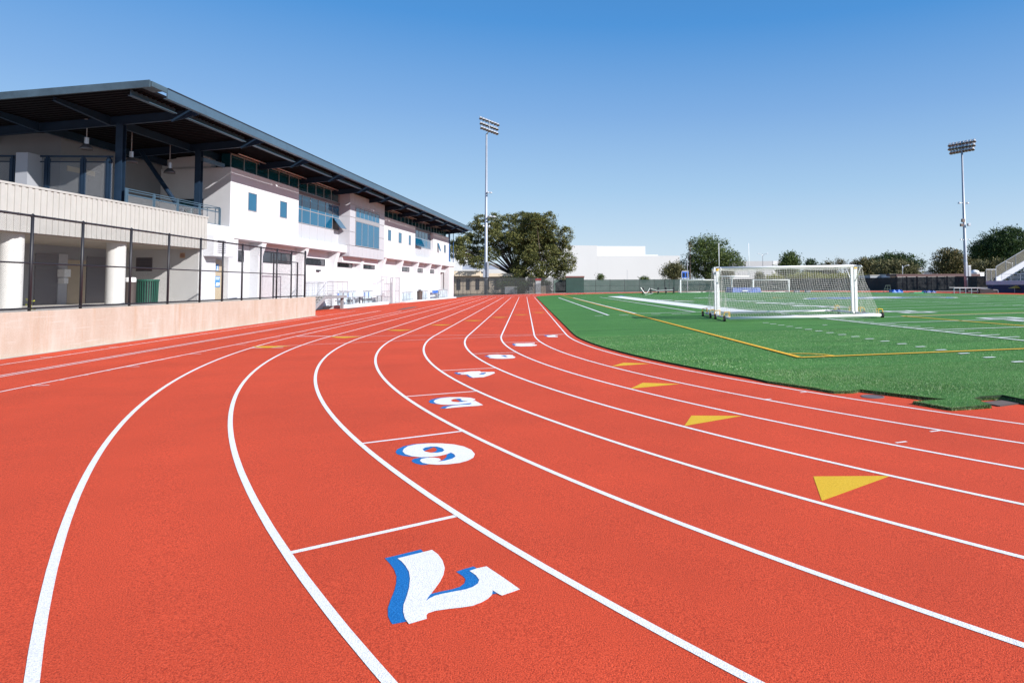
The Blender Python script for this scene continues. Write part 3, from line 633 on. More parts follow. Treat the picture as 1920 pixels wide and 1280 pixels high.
# awning window standing open
f = window(bld, 0, -10.1, -9.3, 6.62, 7.77, 1, M_DKGLASS, M_MULL, fw_=.035)
s = part('sash', M_GLASS, f); s.add([(.04, -10.08, 7.74), (.04, -9.32, 7.74), (.34, -9.32, 6.66), (.34, -10.08, 6.66), (.07, -10.08, 7.75), (.07, -9.32, 7.75), (.37, -9.32, 6.67), (.37, -10.08, 6.67)], [(0, 1, 2, 3), (7, 6, 5, 4), (0, 4, 5, 1), (1, 5, 6, 2), (2, 6, 7, 3), (3, 7, 4, 0)]); done(s)
# curtain walls
def curtain(a0, a1, nm, zp, zm, x=-.4):
    q = part('spandrel_panel', M_PANEL, bld, bev=.008); k = (a1-a0)/nm
    for i in range(nm): q.box(x-.1, x, a0+k*i+.02, a0+k*(i+1)-.02, FLR+.01, zp)
    done(q); q = part('panel_backing', mat('joint_grey', (.20, .20, .22), .8)); q.box(x-.12, x-.03, a0, a1, FLR+.02, zp-.01); done(q)
    fo = window(bld, x, a0, a1, zp+.01, 8.78, nm, M_GLASS, M_MULL, 'curtain_window', .055, (zm,))
    q = part('louvre_band', mat('brown_grey_band', (.13, .11, .12), .6)); q.box(x-.1, x+.06, a0, a1, 8.79, 9.0); done(q)
    return fo
cw = curtain(-52.19, -43.58, 6, 6.62, 7.68)
# two lower panes stand open
for (cwx, a, b, z0, z1, t, w_) in ((cw, -45.05, -43.75, 6.66, 7.64, .62, .05),):
    s = part('sash', M_GLASS, cwx); s.add([(-.33, a, z1), (-.33, b, z1), (-.33+t, b, z0+.12), (-.33+t, a, z0+.12), (-.30, a, z1+.01), (-.30, b, z1+.01), (-.30+t, b, z0+.13), (-.30+t, a, z0+.13)], [(0, 1, 2, 3), (7, 6, 5, 4), (0, 4, 5, 1), (1, 5, 6, 2), (2, 6, 7, 3), (3, 7, 4, 0)]); done(s)
    s = part('opening', M_BLACK, cwx); s.box(-.395, -.385, a, b, z0, z1); done(s)
cw2 = curtain(-21.04, -12.11, 6, 6.72, 7.80)
s = part('sash', M_GLASS, cw2); s.add([(-.33, -20.9, 7.75), (-.33, -17.0, 7.75), (.05, -17.0, 6.8), (.05, -20.9, 6.8), (-.30, -20.9, 7.76), (-.30, -17.0, 7.76), (.08, -17.0, 6.81), (.08, -20.9, 6.81)], [(0, 1, 2, 3), (7, 6, 5, 4), (0, 4, 5, 1), (1, 5, 6, 2), (2, 6, 7, 3), (3, 7, 4, 0)]); done(s)
# metal-clad bay
b0, b1, xb = -43.55, -34.25, .5
M_BALC = mat('shaded_balcony_plaster', (.16, .165, .18), .9, noise=.06, nscale=1.)  # balcony walls under the roof, their shade painted in as a dark tone
q = part('bay', M_PANEL, bld, bev=.004)
def panels(y0, y1, z0, z1, n, mz=()):
    zs = [z0]+list(mz)+[z1]; k = (y1-y0)/n
    for i in range(n):
        for j in range(len(zs)-1): q.box(xb-.06, xb, y0+k*i+.016, y0+k*(i+1)-.016, zs[j]+.016, zs[j+1]-.016)
panels(b0, b1, 4.5, 5.44, 9); panels(b0, -42.25, 5.44, 9.0, 1, (6.62, 7.9)); panels(-35.85, b1, 5.44, 9.0, 1, (6.62, 7.9)); panels(-42.25, -35.85, 8.84, 9.0, 6); panels(b0, b1, 9.0, 9.98, 9)
q.box(-.5, xb-.06, b0, b0+.06, 4.5, 9.98); q.box(-.5, xb-.06, b1-.06, b1, 4.5, 9.98); q.box(-.65, xb-.07, b0+.06, b1-.06, 4.5, 4.56); done(q)
q = part('bay_backing', mat('joint_grey', (.20, .20, .22), .8)); q.box(xb-.12, xb-.045, b0+.07, b1-.07, 4.57, 9.97); q.box(-.8, xb-.13, b0+.07, b1-.07, 9.6, 9.97)
done(q)
q = part('bay_side_panel', M_PANEL, bld, bev=.006)
for z0, z1 in ((4.52, 5.44), (5.44, 6.62), (6.62, 7.9), (7.9, 9.0), (9.0, 9.95)): q.box(-.48, xb-.01, b0-.02, b0-.004, z0+.016, z1-.016)
done(q)
window(bld, xb, -42.22, -35.88, 7.95, 8.82, 6, M_GLASS, M_MULL, fw_=.05); window(bld, xb, -42.22, -35.88, 5.48, 7.66, 4, M_GLASS, M_MULL, fw_=.05)
q = part('bay_sill', M_MULL); q.box(xb-.02, xb+.03, -42.25, -35.85, 7.67, 7.94); done(q)
# clerestory
q = part('clerestory', M_TEAL); q.box(-.48, -.42, -60.5, -43.6, TOP, 9.92); q.box(-.48, -.42, -34.2, -2.95, TOP, 9.92); q.box(-.9, -.42, -60.52, -60.46, TOP, 9.9); cl = done(q)
q = part('mullion', M_MULL, cl)
for i in range(39):
    y = -60.5+1.52*i
    if -43.7 < y < -34.1 or y > -2.95: continue
    q.box(-.42, -.385, y, y+.05, TOP, 9.95)
q.box(-.42, -.36, -60.5, -43.6, 9.88, 9.96); q.box(-.42, -.36, -34.2, -2.95, 9.88, 9.96); q.box(-.42, -.38, -60.5, -43.6, TOP, TOP+.05); q.box(-.42, -.38, -34.2, -2.95, TOP, TOP+.05); done(q)
# roof
ZR = lambda x: 10.36+.104*(x-2.95)                # underside of the deck
q = part('roof_deck', M_DECK)
def slab(y0, y1, x0, x1, t, dz=0.):
    return [(x0, y0, ZR(x0)+dz), (x1, y0, ZR(x1)+dz), (x1, y1, ZR(x1)+dz), (x0, y1, ZR(x0)+dz), (x0, y0, ZR(x0)+dz+t), (x1, y0, ZR(x1)+dz+t), (x1, y1, ZR(x1)+dz+t), (x0, y1, ZR(x0)+dz+t)], [(0, 3, 2, 1), (4, 5, 6, 7), (0, 1, 5, 4), (1, 2, 6, 5), (2, 3, 7, 6), (3, 0, 4, 7)]
q.add(*slab(-72.9, -.9, -16, 2.4, .10))
for i in range(236): y = -72.8+.304*i; q.add(*slab(y, y+.13, -15.9, 2.15, .045, -.047))
roof = done(q)
q = part('fascia', M_STEELB, roof, bev=.01); q.box(2.92, 2.99, -71.9, -.85, 10.08, 10.47); q.box(2.8, 3.0, -71.9, -.85, 10.05, 10.08); done(q)
q = part('gutter', mat('dark_gutter_edge', (.015, .02, .03), .5), roof); q.box(2.9, 3.01, -71.9, -.85, 10.472, 10.52); done(q)
q = part('end_fascia', mat('end_fascia_steel', (.045, .075, .10), .5, noise=.3, nscale=1.5), roof)
q.add(*slab(-72.98, -72.9, -16, 2.9, .30, -.10)); q.add(*slab(-72.9, -71.9, 2.9, 2.96, .22, -.06)); q.add(*slab(-72.9, -71.95, 2.4, 2.9, .05, .0)); done(q)
# girders, purlins
def ibeam(q, y, x0, x1, dep, wf=.16, tap=None):
    z0, z1 = (lambda x: ZR(x)-.052-dep), (lambda x: ZR(x)-.052)
    def seg(xa, xb_, za0, za1, zb0, zb1, yy0, yy1): q.add([(xa, yy0, za0), (xb_, yy0, zb0), (xb_, yy1, zb0), (xa, yy1, za0), (xa, yy0, za1), (xb_, yy0, zb1), (xb_, yy1, zb1), (xa, yy1, za1)], [(0, 3, 2, 1), (4, 5, 6, 7), (0, 1, 5, 4), (1, 2, 6, 5), (2, 3, 7, 6), (3, 0, 4, 7)])
    seg(x0, x1, z0(x0)+.02, z1(x0), z0(x1)+.02, z1(x1), y-.015, y+.015); seg(x0, x1, z0(x0), z0(x0)+.022, z0(x1), z0(x1)+.022, y-wf/2, y+wf/2)
for i in range(12):
    y = -69.3+6.1*i; q = part('girder', M_NAVY, roof); ibeam(q, y, -15.5, 1.6, .42)
    q.add([(1.6, y-.015, ZR(1.6)-.47), (2.85, y-.015, ZR(2.85)-.2), (2.85, y+.015, ZR(2.85)-.2), (1.6, y+.015, ZR(1.6)-.47), (1.6, y-.015, ZR(1.6)-.05), (2.85, y-.015, ZR(2.85)-.05), (2.85, y+.015, ZR(2.85)-.05), (1.6, y+.015, ZR(1.6)-.05)], [(0, 3, 2, 1), (4, 5, 6, 7), (0, 1, 5, 4), (1, 2, 6, 5), (2, 3, 7, 6), (3, 0, 4, 7)])
    q.bar((1.55, y, ZR(1.6)-.47), (2.9, y, ZR(2.9)-.22), .16, .022, (0, 1, 0)); done(q)
for i in range(12):
    ya = -72.6 if i == 0 else -69.3+6.1*(i-1)+.5; yb = -69.3+6.1*i-.35
    q = part('edge_beam', M_STEELB, roof); q.box(1.9, 1.94, ya, yb, 10.0, 10.24); q.box(1.82, 2.02, ya, yb, 9.975, 10.0); done(q)
for j, x in enumerate((-1.1, -4.2, -7.4, -10.5, -13.5)):
    q = part('purlin', M_NAVY, roof); zz = ZR(x)-.05
    for i in range(12):
        ya = -72.6 if i == 0 else -69.3+6.1*(i-1)+.1; yb = -69.3+6.1*i-.1
        t = .34 if i else .2
        if i == 0: q.add([(x-.02, ya, zz-.14), (x+.02, ya, zz-.14), (x+.02, yb, zz-.40), (x-.02, yb, zz-.40), (x-.02, ya, zz), (x+.02, ya, zz), (x+.02, yb, zz), (x-.02, yb, zz)], [(0, 3, 2, 1), (4, 5, 6, 7), (0, 1, 5, 4), (1, 2, 6, 5), (2, 3, 7, 6), (3, 0, 4, 7)]); q.bar((x, ya, zz-.15), (x, yb, zz-.41), .14, .02)
        else: q.box(x-.02, x+.02, ya, yb, zz-.36, zz); q.box(x-.08, x+.08, ya, yb, zz-.38, zz-.36)
    done(q)
q = part('eave_pipe', M_GALV, roof); q.tube([(.0, -60.4, 9.93), (.0, -1.2, 9.93)], .045, 6); done(q)
# steel columns carrying the roof
for y in (-69.3, -63.2):
    q = part('column', M_NAVY, bld); q.box(-.8, -.5, y-.13, y-.105, FLR-.1, ZR(-.6)-.45); q.box(-.8, -.5, y+.105, y+.13, FLR-.1, ZR(-.6)-.45); q.box(-.67, -.63, y-.105, y+.105, FLR-.1, ZR(-.6)-.45); done(q)
q = part('column', mat('bright_blue_steel', (.02, .08, .22), .4)); q.tube([(-.1, -2.2, FLR), (-.1, -2.2, 9.75)], .13, 10); q.tube([(.35, -1.5, FLR), (.35, -1.5, 9.9)], .05, 8); done(q)
a1, z1 = onb(264, 298, -3.2); a2, z2 = onb(342, 395, -.6)
q = part('brace', M_NAVY); q.tube([(-3.2, a1, z1+.4), (-.6, a2, z2-.1)], .11, 8); done(q)
a1, z1 = onb(377, 298, -.6); a2, z2 = onb(419, 314, -.45)
q = part('side_beam', M_STEELB); q.bar((-.6, a1, z1), (-.45, a2, z2+.1), .16, .22); done(q)
# balcony
q = part('balcony_floor', M_CONC); q.box(-14, 1.2, -86, -65.93, 4.9, FLR-.02); q.box(-14, -.72, -65.93, -58.5, 4.96, FLR-.03); done(q)
q = part('balcony_parapet', M_CREAM, bld)
q.box(1.22, 1.34, -86, -65.8, 3.9, 5.56); q.box(-.6, 1.22, -65.92, -65.8, 3.9, 5.56)
n = 74
for i in range(n):
    y = -86+20.2*i/n
    q.box(1.34, 1.375, y, y+.14, 3.9, 5.5)
q.box(1.2, 1.39, -86, -65.78, 5.5, 5.575)
done(q)
q = part('balcony_soffit', mat('beige_soffit', (.36, .31, .25), .9)); q.box(-14, 1.22, -86, -65.92, 3.86, 3.9); q.box(-14, 1.22, -86, -65.95, 3.9, 4.9); done(q)
# rail along the balcony edge
rl = part('balcony_railing', M_STEELB)
ys = [onb(x, 370, -.35)[0] for x in (237, 288.5, 333, 374.5, 412.5)]
for y in ys: rl.box(-.39, -.31, y-.06, y-.02, FLR, 6.56); rl.box(-.39, -.31, y+.02, y+.06, FLR, 6.5)
for z in (6.52, 6.42): rl.box(-.37, -.33, ys[0], ys[-1], z, z+.03)
rl.box(-.375, -.325, ys[0], ys[-1], 6.24, 6.29); rl.box(-.375, -.325, ys[0], ys[-1], FLR+.1, FLR+.15)
rl.box(-2.6, -.35, ys[-1]-.02, ys[-1]+.02, 6.5, 6.54)
for i in range(5): rl.box(-.6-.45*i, -.57-.45*i, ys[-1]-.02, ys[-1]+.02, FLR, 6.5)
rlo = done(rl)
me_ = sheet('mesh_panel', (-.35, ys[0]), (-.35, ys[-1]), FLR+.15, 6.24, M_CHAING, rlo)
# guard fence across the balcony
gf = part('guard_fence', M_NAVY); yg = -69.6
for px in (25, 90, 157, 205):
    o_, z_ = onp(px, 290, yg); gf.box(o_-.11, o_-.06, yg-.05, yg+.05, FLR, 7.85); gf.box(o_+.06, o_+.11, yg-.05, yg+.05, FLR, 7.85); gf.box(o_-.045, o_+.045, yg-.07, yg+.07, FLR, 8.0)
oL, zL = onp(-60, 284, yg); oR, zR_ = onp(212, 287, yg); gf.box(oL, oR, yg-.04, yg+.04, 7.92, 8.0); gf.box(oL, oR, yg-.03, yg+.03, 7.68, 7.73); gf.box(oL, oR, yg-.03, yg+.03, FLR+.12, FLR+.17)
gfo = done(gf); sheet('mesh_panel', (oL, yg), (oR, yg), FLR+.17, 7.68, M_CHAING, gfo)
# walls behind the balcony
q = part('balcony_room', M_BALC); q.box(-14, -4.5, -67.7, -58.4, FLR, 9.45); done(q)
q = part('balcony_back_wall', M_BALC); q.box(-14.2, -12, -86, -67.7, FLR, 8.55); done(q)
q = part('balcony_wall_pier', mat('shaded_white_plaster', (.27, .28, .31), .9)); y0 = onb(52, 300, -3.9)[0]; y1 = onb(79, 300, -3.9)[0]; q.box(-4.4, -3.9, y0, y1, FLR, 8.0); done(q)  # white pier, greyed in its colour for the shade it stands in
a, z = onb(152, 322, -4.49); q = part('room_sign', M_TAN, bld); q.box(-4.5, -4.46, a-.9, a+.9, z-.1, z+.15); done(q)
window(bld, 0, -1, -.99, 5.5, 5.51) if False else None
# window on the angled side wall
sd = Vector((-14, 2.87, 0)).normalized(); sn = Vector((-sd.y, sd.x, 0)) ; sn = sn if sn.y < 0 else -sn
def sw(t, z, out=0.): p = Vector((0, -61.17, 0))+sd*t+sn*out; return (p.x, p.y, z)
q = part('side_window', M_BLACK); 
for (t0, t1, z0, z1) in ((1.75, 3.5, 5.75, 5.8), (1.75, 3.5, 7.1, 7.15), (1.75, 1.81, 5.75, 7.15), (3.44, 3.5, 5.75, 7.15)):
    q.add([sw(t0, z0, .0), sw(t1, z0, .0), sw(t1, z0, .05), sw(t0, z0, .05), sw(t0, z1, .0), sw(t1, z1, .0), sw(t1, z1, .05), sw(t0, z1, .05)], [(0, 1, 2, 3), (7, 6, 5, 4), (0, 4, 5, 1), (1, 5, 6, 2), (2, 6, 7, 3), (3, 7, 4, 0)])
so_ = done(q); q = part('pane', M_TEAL, so_); q.add([sw(1.8, 5.8, .02), sw(3.45, 5.8, .02), sw(3.45, 7.1, .02), sw(1.8, 7.1, .02)], [(0, 1, 2, 3)]); done(q)
# ground floor under the balcony
TZ = 1.2
q = part('terrace_floor', M_CONC); q.add([(-12, -92, TZ), (2.0, -92, TZ), (2.0, -60.5, TZ), (-12, -60.5, TZ)], [(0, 1, 2, 3)]); done(q)
for px0, px1 in ((19, 49), (218, 239)):
    a, b = onb(px0, 500, 1.0)[0], onb(px1, 500, 1.0)[0]; q = part('round_column', mat('warm_white_plaster', (.56, .55, .53), .85, noise=.04, nscale=3), bld, smooth=True); q.lathe([(.34, TZ), (.34, 3.88)], (.75, (a+b)/2, 0), 28); done(q)
q = part('round_column', MATS['warm_white_plaster'], bld, smooth=True); q.lathe([(.34, TZ), (.34, 3.88)], (.75, -82, 0), 24); done(q)
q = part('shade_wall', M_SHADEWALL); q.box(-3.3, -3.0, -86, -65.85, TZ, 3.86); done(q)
M_SHUT = mat('grey_roller_shutter', (.16, .155, .17), .6)
def bx(px0, px1, py, m, name, z0, z1, o=-3.0, t=.03, par=bld):
    a, b = onb(px0, py, o)[0], onb(px1, py, o)[0]; q = part(name, m, par); q.box(o, o+t, a, b, z0, z1); return done(q), a, b
def shutter(px0, px1, par=bld):
    a, b = onb(px0, 520, -3.0)[0], onb(px1, 520, -3.0)[0]; q = part('roller_shutter', M_SHUT, par); n = 24; h = (3.45-TZ)/n
    for i in range(n): q.box(-3.0, -2.95 if i % 2 else -2.97, a, b, TZ+h*i, TZ+h*(i+1)-.004)
    return done(q)
shutter(-30, 17); shutter(64, 106); shutter(161, 196)
bx(107, 124, 520, M_PANEL, 'pale_panel', TZ, 3.5, t=.05); bx(125, 159, 520, M_TAN, 'service_door', TZ, 3.25, t=.04)
a, z = onb(116, 511, -2.9); q = part('drinking_fountain', M_WPAINT); q.box(-2.95, -2.65, a-.18, a+.18, z-.2, z+.15); q.box(-2.95, -2.7, a-.12, a+.12, z-.5, z-.25); done(q)
a, z = onb(118, 526, -2.9); q = part('fire_alarm', M_RED); q.box(-2.95, -2.88, a-.04, a+.04, z-.1, z+.08); done(q)
# wall across the end of the covered walk (faces the camera)
AW = -66.1
q = part('cross_wall', mat('plaster_pale_grey', (.46, .455, .45), .9, noise=.04, nscale=1.5, bump=.1), bld, bev=.01); q.box(-3.0, 1.1, AW, AW+.22, TZ, 3.86); q.box(.55, .56, AW-.004, AW, TZ, 3.86); done(q)
q = part('wall_vent', M_BROWN)
o0, z0 = onp(257, 507, AW); o1, z1 = onp(285, 483, AW)
for i in range(8): zz = z0+(z1-z0)*i/8; q.box(o0, o1, AW-.05, AW-.003, zz, zz+.035)
q.box(o0-.03, o0, AW-.05, AW-.003, z0-.05, z1); q.box(o1, o1+.03, AW-.05, AW-.003, z0-.05, z1); done(q)
q = part('vent_back', M_BLACK); q.box(o0, o1, AW-.012, AW-.002, z0-.04, z1); done(q)
o0, z0 = onp(337, 484, AW); o1, z1 = onp(348, 474, AW)
sg = empty('no_smoking_sign', bl((o0+o1)/2, AW-.01, (z0+z1)/2), -BA, 'small square tan sign with a red no-smoking circle on the shaded wall under the balcony', 'sign')
q = MB(); q.box(-.13, .13, -.012, 0, -.13, .13); q.build('plate', mat('tan_sign', (.45, .30, .16), .6), sg)
q = MB(); 
for k in range(20):
    t0, t1 = k*2*math.pi/20, (k+1)*2*math.pi/20; q.bar((.085*math.cos(t0), -.016, .085*math.sin(t0)), (.085*math.cos(t1), -.016, .085*math.sin(t1)), .02, .006, (0, 1, 0))
q.bar((-.06, -.016, .06), (.06, -.016, -.06), .02, .006, (0, 1, 0)); q.build('ring', mat('dark_red_paint', (.30, .04, .02), .6), sg)
q = MB(); q.box(-.055, .05, -.0155, -.0125, -.012, .012); q.build('cigarette', M_BLACK, sg)
# entrance beyond the cross wall
q = part('entrance_wall', M_WHITE, bld); q.box(-.4, .2, -66.0+.3, -62.9, TZ, 4.9); q.box(-.4, .2, -61.6, -60.6, TZ, 4.9); q.box(-.4, -.1, -62.9, -61.6, TZ, 4.9); done(q)
q = part('vent_hood', M_WHITE, bld, bev=.02); q.box(.2, .75, -64.1, -62.1, 3.62, 4.78); q_ = done(q)
q = part('louvre', M_BLACK, q_)
for i in range(7): q.box(.75, .756, -63.75, -62.95, 3.82+.11*i, 3.85+.11*i)
done(q)
q = part('service_door', M_TAN, bld, bev=.01); q.box(-.1, -.04, -62.85, -61.65, TZ, 3.5); done(q)
def flat_sign(name, lab, a, z, w, h, o, cols):
    s = empty(name, bl(o, a, z), -BA, lab, 'sign'); q = MB(); q.box(0, .012, -w/2, w/2, -h/2, h/2); q.build('plate', cols[0], s); return s
M_SIGNB = mat('sign_blue', (.02, .22, .55), .5); M_SIGNW = mat('sign_white', (.8, .8, .8), .5)
s = flat_sign('door_sign', 'small blue pictogram sign high on the tan door', -62.3, 3.02, .24, .42, -.04, (M_SIGNB,))
q = MB(); q.lathe([(.035, 0), (.03, .003)], (0, 0, 0), 10); q.box(.0125, .016, -.05, .05, .06, .1); q.box(.0125, .016, -.02, .02, -.1, .06); q.box(.0125, .016, -.07, -.03, -.17, -.02); q.box(.0125, .016, .03, .07, -.17, -.02); q.build('figure', M_SIGNW, s)
s = flat_sign('door_notice', 'blue and white notice with a car picture on the tan door', -62.25, 2.25, .46, .62, -.04, (M_SIGNB,))
q = MB(); q.box(.0125, .015, -.2, .2, .2, .25); q.box(.0125, .015, -.2, .17, .11, .15); q.box(.0125, .015, -.16, .12, -.24, -.14); q.box(.0125, .015, -.11, .06, -.14, -.04); q.box(.0125, .015, .1, .2, -.2, -.04); q.build('picture', M_SIGNW, s)

# pendant lamps hanging from the roof
def pendant(px, py0, py1, off_, lab):
    a, z = onb(px, py1, off_); p = bl(off_, a, 0); zt_ = ZR(off_)-.05
    o = empty('pendant_lamp', (p.x, p.y, z), 0, lab, 'lamp', 'pendant lamps under the balcony roof')
    q = MB(); q.tube([(0, 0, .35), (0, 0, zt_-z)], .022, 6); q.lathe([(.0, zt_-z), (.1, zt_-z), (.1, zt_-z-.03), (0, zt_-z-.03)], n=12); q.build('stem', mat('dull_conduit', (.25, .24, .24), .5), o)
    q = MB(); q.lathe([(0, .42), (.09, .42), (.09, .12), (.0, .12)], n=14); q.build('ballast', M_GALV, o, smooth=False)
    q = MB(); q.lathe([(.07, .14), (.12, .10), (.24, -.04), (.28, -.15), (.27, -.15), (.23, -.04), (.11, .08), (.06, .12)], n=24); q.build('shade', mat('grey_enamel_shade', (.10, .105, .115), .35, metal=.3), o, smooth=True)
pendant(162, 232, 275, -2.2, 'pendant lamp with a round metal shade farthest left under the balcony roof')
pendant(246, 250, 300, -1.6, 'pendant lamp with a round metal shade just right of the front steel column')
pendant(318, 278, 320, -1.6, 'dark pendant lamp with a round metal shade hanging before the angled white side wall')

# bench blocks on the balcony
a, z = onb(185, 366, -1.2); o = empty('balcony_bench', bl(-1.6, -68.4, FLR), -BA, 'low red-brown bench behind the balcony parapet by the front steel column', 'bench')
q = MB(); q.box(-.25, .25, -1.5, 1.3, .42, .5); q.build('seat', M_BRICK, o); q = MB(); q.box(-.2, .2, -1.3, -1.15, 0, .42); q.box(-.2, .2, .95, 1.1, 0, .42); q.build('leg', M_BLACK, o)

# litter bins on the terrace
def bin_(px0, px1, m, lab, name, o_, lid, h=1.12):
    a0, a1 = onb(px0, 545, o_)[0], onb(px1, 545, o_)[0]; r = (a1-a0)/2*.78; p = bl(o_, (a0+a1)/2, TZ)
    o = empty(name, p, 0, lab, 'litter bin', 'round litter bins under the balcony')
    q = MB(); q.lathe([(r*.86, .03), (r*.86, h-.08)], n=24); q.build('liner', M_BLACK, o, smooth=True)
    q = MB()
    for k in range(30):
        t = 2*math.pi*k/30; q.bar((r*.92*math.cos(t), r*.92*math.sin(t), .02), (r*.98*math.cos(t), r*.98*math.sin(t), h-.05), .045, .012, (math.cos(t), math.sin(t), 0))
    q.build('slatted_side', m, o)
    q = MB(); q.lathe([(r*.9, 0), (r*.97, .0), (r*.97, .05), (r*.9, .05)], n=28); q.build('base', m, o); q = MB(); q.lathe([(r*.95, h-.1), (r*1.06, h-.07), (r*1.06, h), (r*.8, h), (r*.8, h-.04), (r*.95, h-.1)], n=28); q.build('rim', m, o, smooth=False)
    if lid:
        q = MB(); q.lathe([(r*.98, h), (r*1.0, h+.14), (r*.9, h+.2), (0, h+.22)], n=24); q.build('lid', M_WPAINT, o, smooth=True)
bin_(259, 291, M_GREENP, 'dark green slatted steel litter bin under the balcony', 'litter_bin', 0.15, False)
bin_(236, 252, M_BROWN, 'narrow brown slatted litter bin with a white lid beside the round column', 'litter_bin', .1, True, 1.0)

# ------------------------------------------------------------------ low wall with chain-link fence
wall = MB(); a0, a1 = -34, 24.4
wall.add([tuple(wl(a0, 0, 0)), tuple(wl(a1, 0, 0)), tuple(wl(a1, 0, -.3)), tuple(wl(a0, 0, -.3)), tuple(wl(a0, 1.32, 0)), tuple(wl(a1, 1.30, 0)), tuple(wl(a1, 1.30, -.3)), tuple(wl(a0, 1.32, -.3))], [(0, 3, 2, 1), (4, 5, 6, 7), (0, 1, 5, 4), (1, 2, 6, 5), (2, 3, 7, 6), (3, 0, 4, 7)])
wo = wall.build('retaining_wall', M_WALL, bev=.02); tag(wo, 'long low pinkish concrete retaining wall along the outer lane', 'wall')
q = MB()
for y in (-6, 8.2, 17.9): q.add([tuple(wl(y, .05, .002)), tuple(wl(y+.012, .05, .002)), tuple(wl(y+.012, 1.3, .002)), tuple(wl(y, 1.3, .002))], [(0, 1, 2, 3)])
q.build('joint', mat('joint_shadow', (.30, .22, .16), .9), wo)
q = MB(); q.quad(tuple(wl(a0, z11+.008, .16)), tuple(wl(a1+.1, z11+.008, .16)), tuple(wl(a1+.1, z11+.008, 0)), tuple(wl(a0, z11+.008, 0))); tag(q.build('kerb_strip', M_CONC), kind='structure')
terr = MB(); terr.add([tuple(wl(-34, TZ-.004, -.3)), tuple(wl(24.3, TZ-.004, -.3)), tuple(bl(-.4, -57.5, TZ-.004)), tuple(bl(-.4, -95, TZ-.004))], [(0, 1, 2, 3)])
terr.add([tuple(wl(24.3, 0, -.3)), tuple(bl(-.4, -57.5, 0)), tuple(bl(-.4, -57.5, TZ-.004)), tuple(wl(24.3, TZ-.004, -.3))], [(0, 1, 2, 3)])
tag(terr.build('terrace', M_CONC), kind='structure')
fe = empty('wall_fence', wl(0, 1.31, -.12), 0, 'black chain-link fence standing on the low concrete wall', 'fence')
def F_(a, z, o=-.12): return wl(a, z, o)-wl(0, 1.31, -.12)
for a in (-8, -5.8, -3.6, -1.3, .98, 3.03, 5.47, 7.83, 10.22, 12.19, 14.16, 16.27, 18.37, 20.5, 22.75):
    q = MB(); e_ = a > 22; q.tube([F_(a, 1.25), F_(a, 4.02 if e_ else 3.93)], .055 if e_ else .038, 10); q.lathe([(.06, 4.02-1.31 if e_ else 2.6), (.0, 2.78 if e_ else 2.66)], tuple(F_(a, 1.31)), 10); q.build('post', M_BLACK, fe, smooth=True)
for z, r in ((3.90, .032), (2.61, .022), (1.38, .028)):
    q = MB(); q.tube([F_(-9, z), F_(22.75, z)], r, 8); 
    if z > 3: 
        for i in range(70): q.tube([F_(-9+.45*i, z), F_(-9+.45*i+.03, z)], r*1.25, 6)
    q.build('rail', M_BLACK, fe, smooth=True)
p0, p1 = F_(-9, 0), F_(22.75, 0); sheet('chain_link', (p0.x, p0.y), (p1.x, p1.y), 1.36-1.31, 3.88-1.31, M_CHAIN, fe)
# gate frame behind the fence
gt = empty('chain_link_gate', bl(.9, -57.7, TZ), -BA, 'tall dark chain-link gate seen behind the wall fence', 'gate')
q = MB(); q.tube([(0, 0, 0), (0, 0, 2.85)], .045, 8); q.tube([(0, 3.4, 0), (0, 3.4, 2.4)], .05, 8); q.tube([(0, 0, 2.4), (0, 3.4, 2.4)], .03, 8); q.tube([(0, 0, .1), (0, 3.4, .1)], .03, 8); q.build('frame', M_BLACK, gt)
sheet('chain_link', (0, 0), (0, 3.4), .1, 2.4, M_CHAIN, gt)
# little plant on top of the wall
pl = empty('wall_weed', wl(2.35, TZ, -1.0), 0, 'small yellow-green weed growing just behind the chain-link fence', 'plant')
q = MB(); 
for k in range(26):
    t = random.uniform(0, 6.28); h = random.uniform(.05, .42); r_ = random.uniform(.0, .1); c = Vector((r_*math.cos(t), r_*math.sin(t), h)); d = Vector((random.uniform(-.08, .08), random.uniform(-.08, .08), random.uniform(-.02, .06)))
    n_ = Vector((random.uniform(-1, 1), random.uniform(-1, 1), random.uniform(-.3, 1))).normalized()*.035; q.add([c-n_, c+d*.6+n_*.3, c+d, c-d*.2+n_], [(0, 1, 2, 3)])
q.build('leaves', mat('yellow_green_leaf', (.45, .45, .03), .6), pl); q = MB(); q.tube([(0, 0, 0), (.01, 0, .4)], .008, 5); q.build('stem', MATS['yellow_green_leaf'], pl)

# ------------------------------------------------------------------ steps, gate, benches beside the clubhouse
def B(o, a, z=0.): return Vector((o, a, z))
st = empty('entrance_steps', bl(0, 0, 0), -BA, 'grey concrete steps with thin metal handrails up to the white wall beyond the fence end', 'steps')
q = MB()
for i in range(7): q.box(-.58, 1.22, -53.0+.36*i, -53.0+.36*i+.34, GZ+.16*i+.11, GZ+.16*(i+1))
q.build('treads', M_CONC, st, bev=.008)
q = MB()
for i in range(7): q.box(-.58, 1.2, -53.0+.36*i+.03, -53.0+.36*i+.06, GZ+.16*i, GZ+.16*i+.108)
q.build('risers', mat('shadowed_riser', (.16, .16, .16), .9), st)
q = MB(); q.box(-.58, 1.3, -50.45, -46.2, 1.02, 1.22); q.box(.9, 1.1, -46.5, -46.3, GZ, 1.02); q.build('landing', mat('grey_landing', (.22, .225, .24), .8), st, bev=.01)
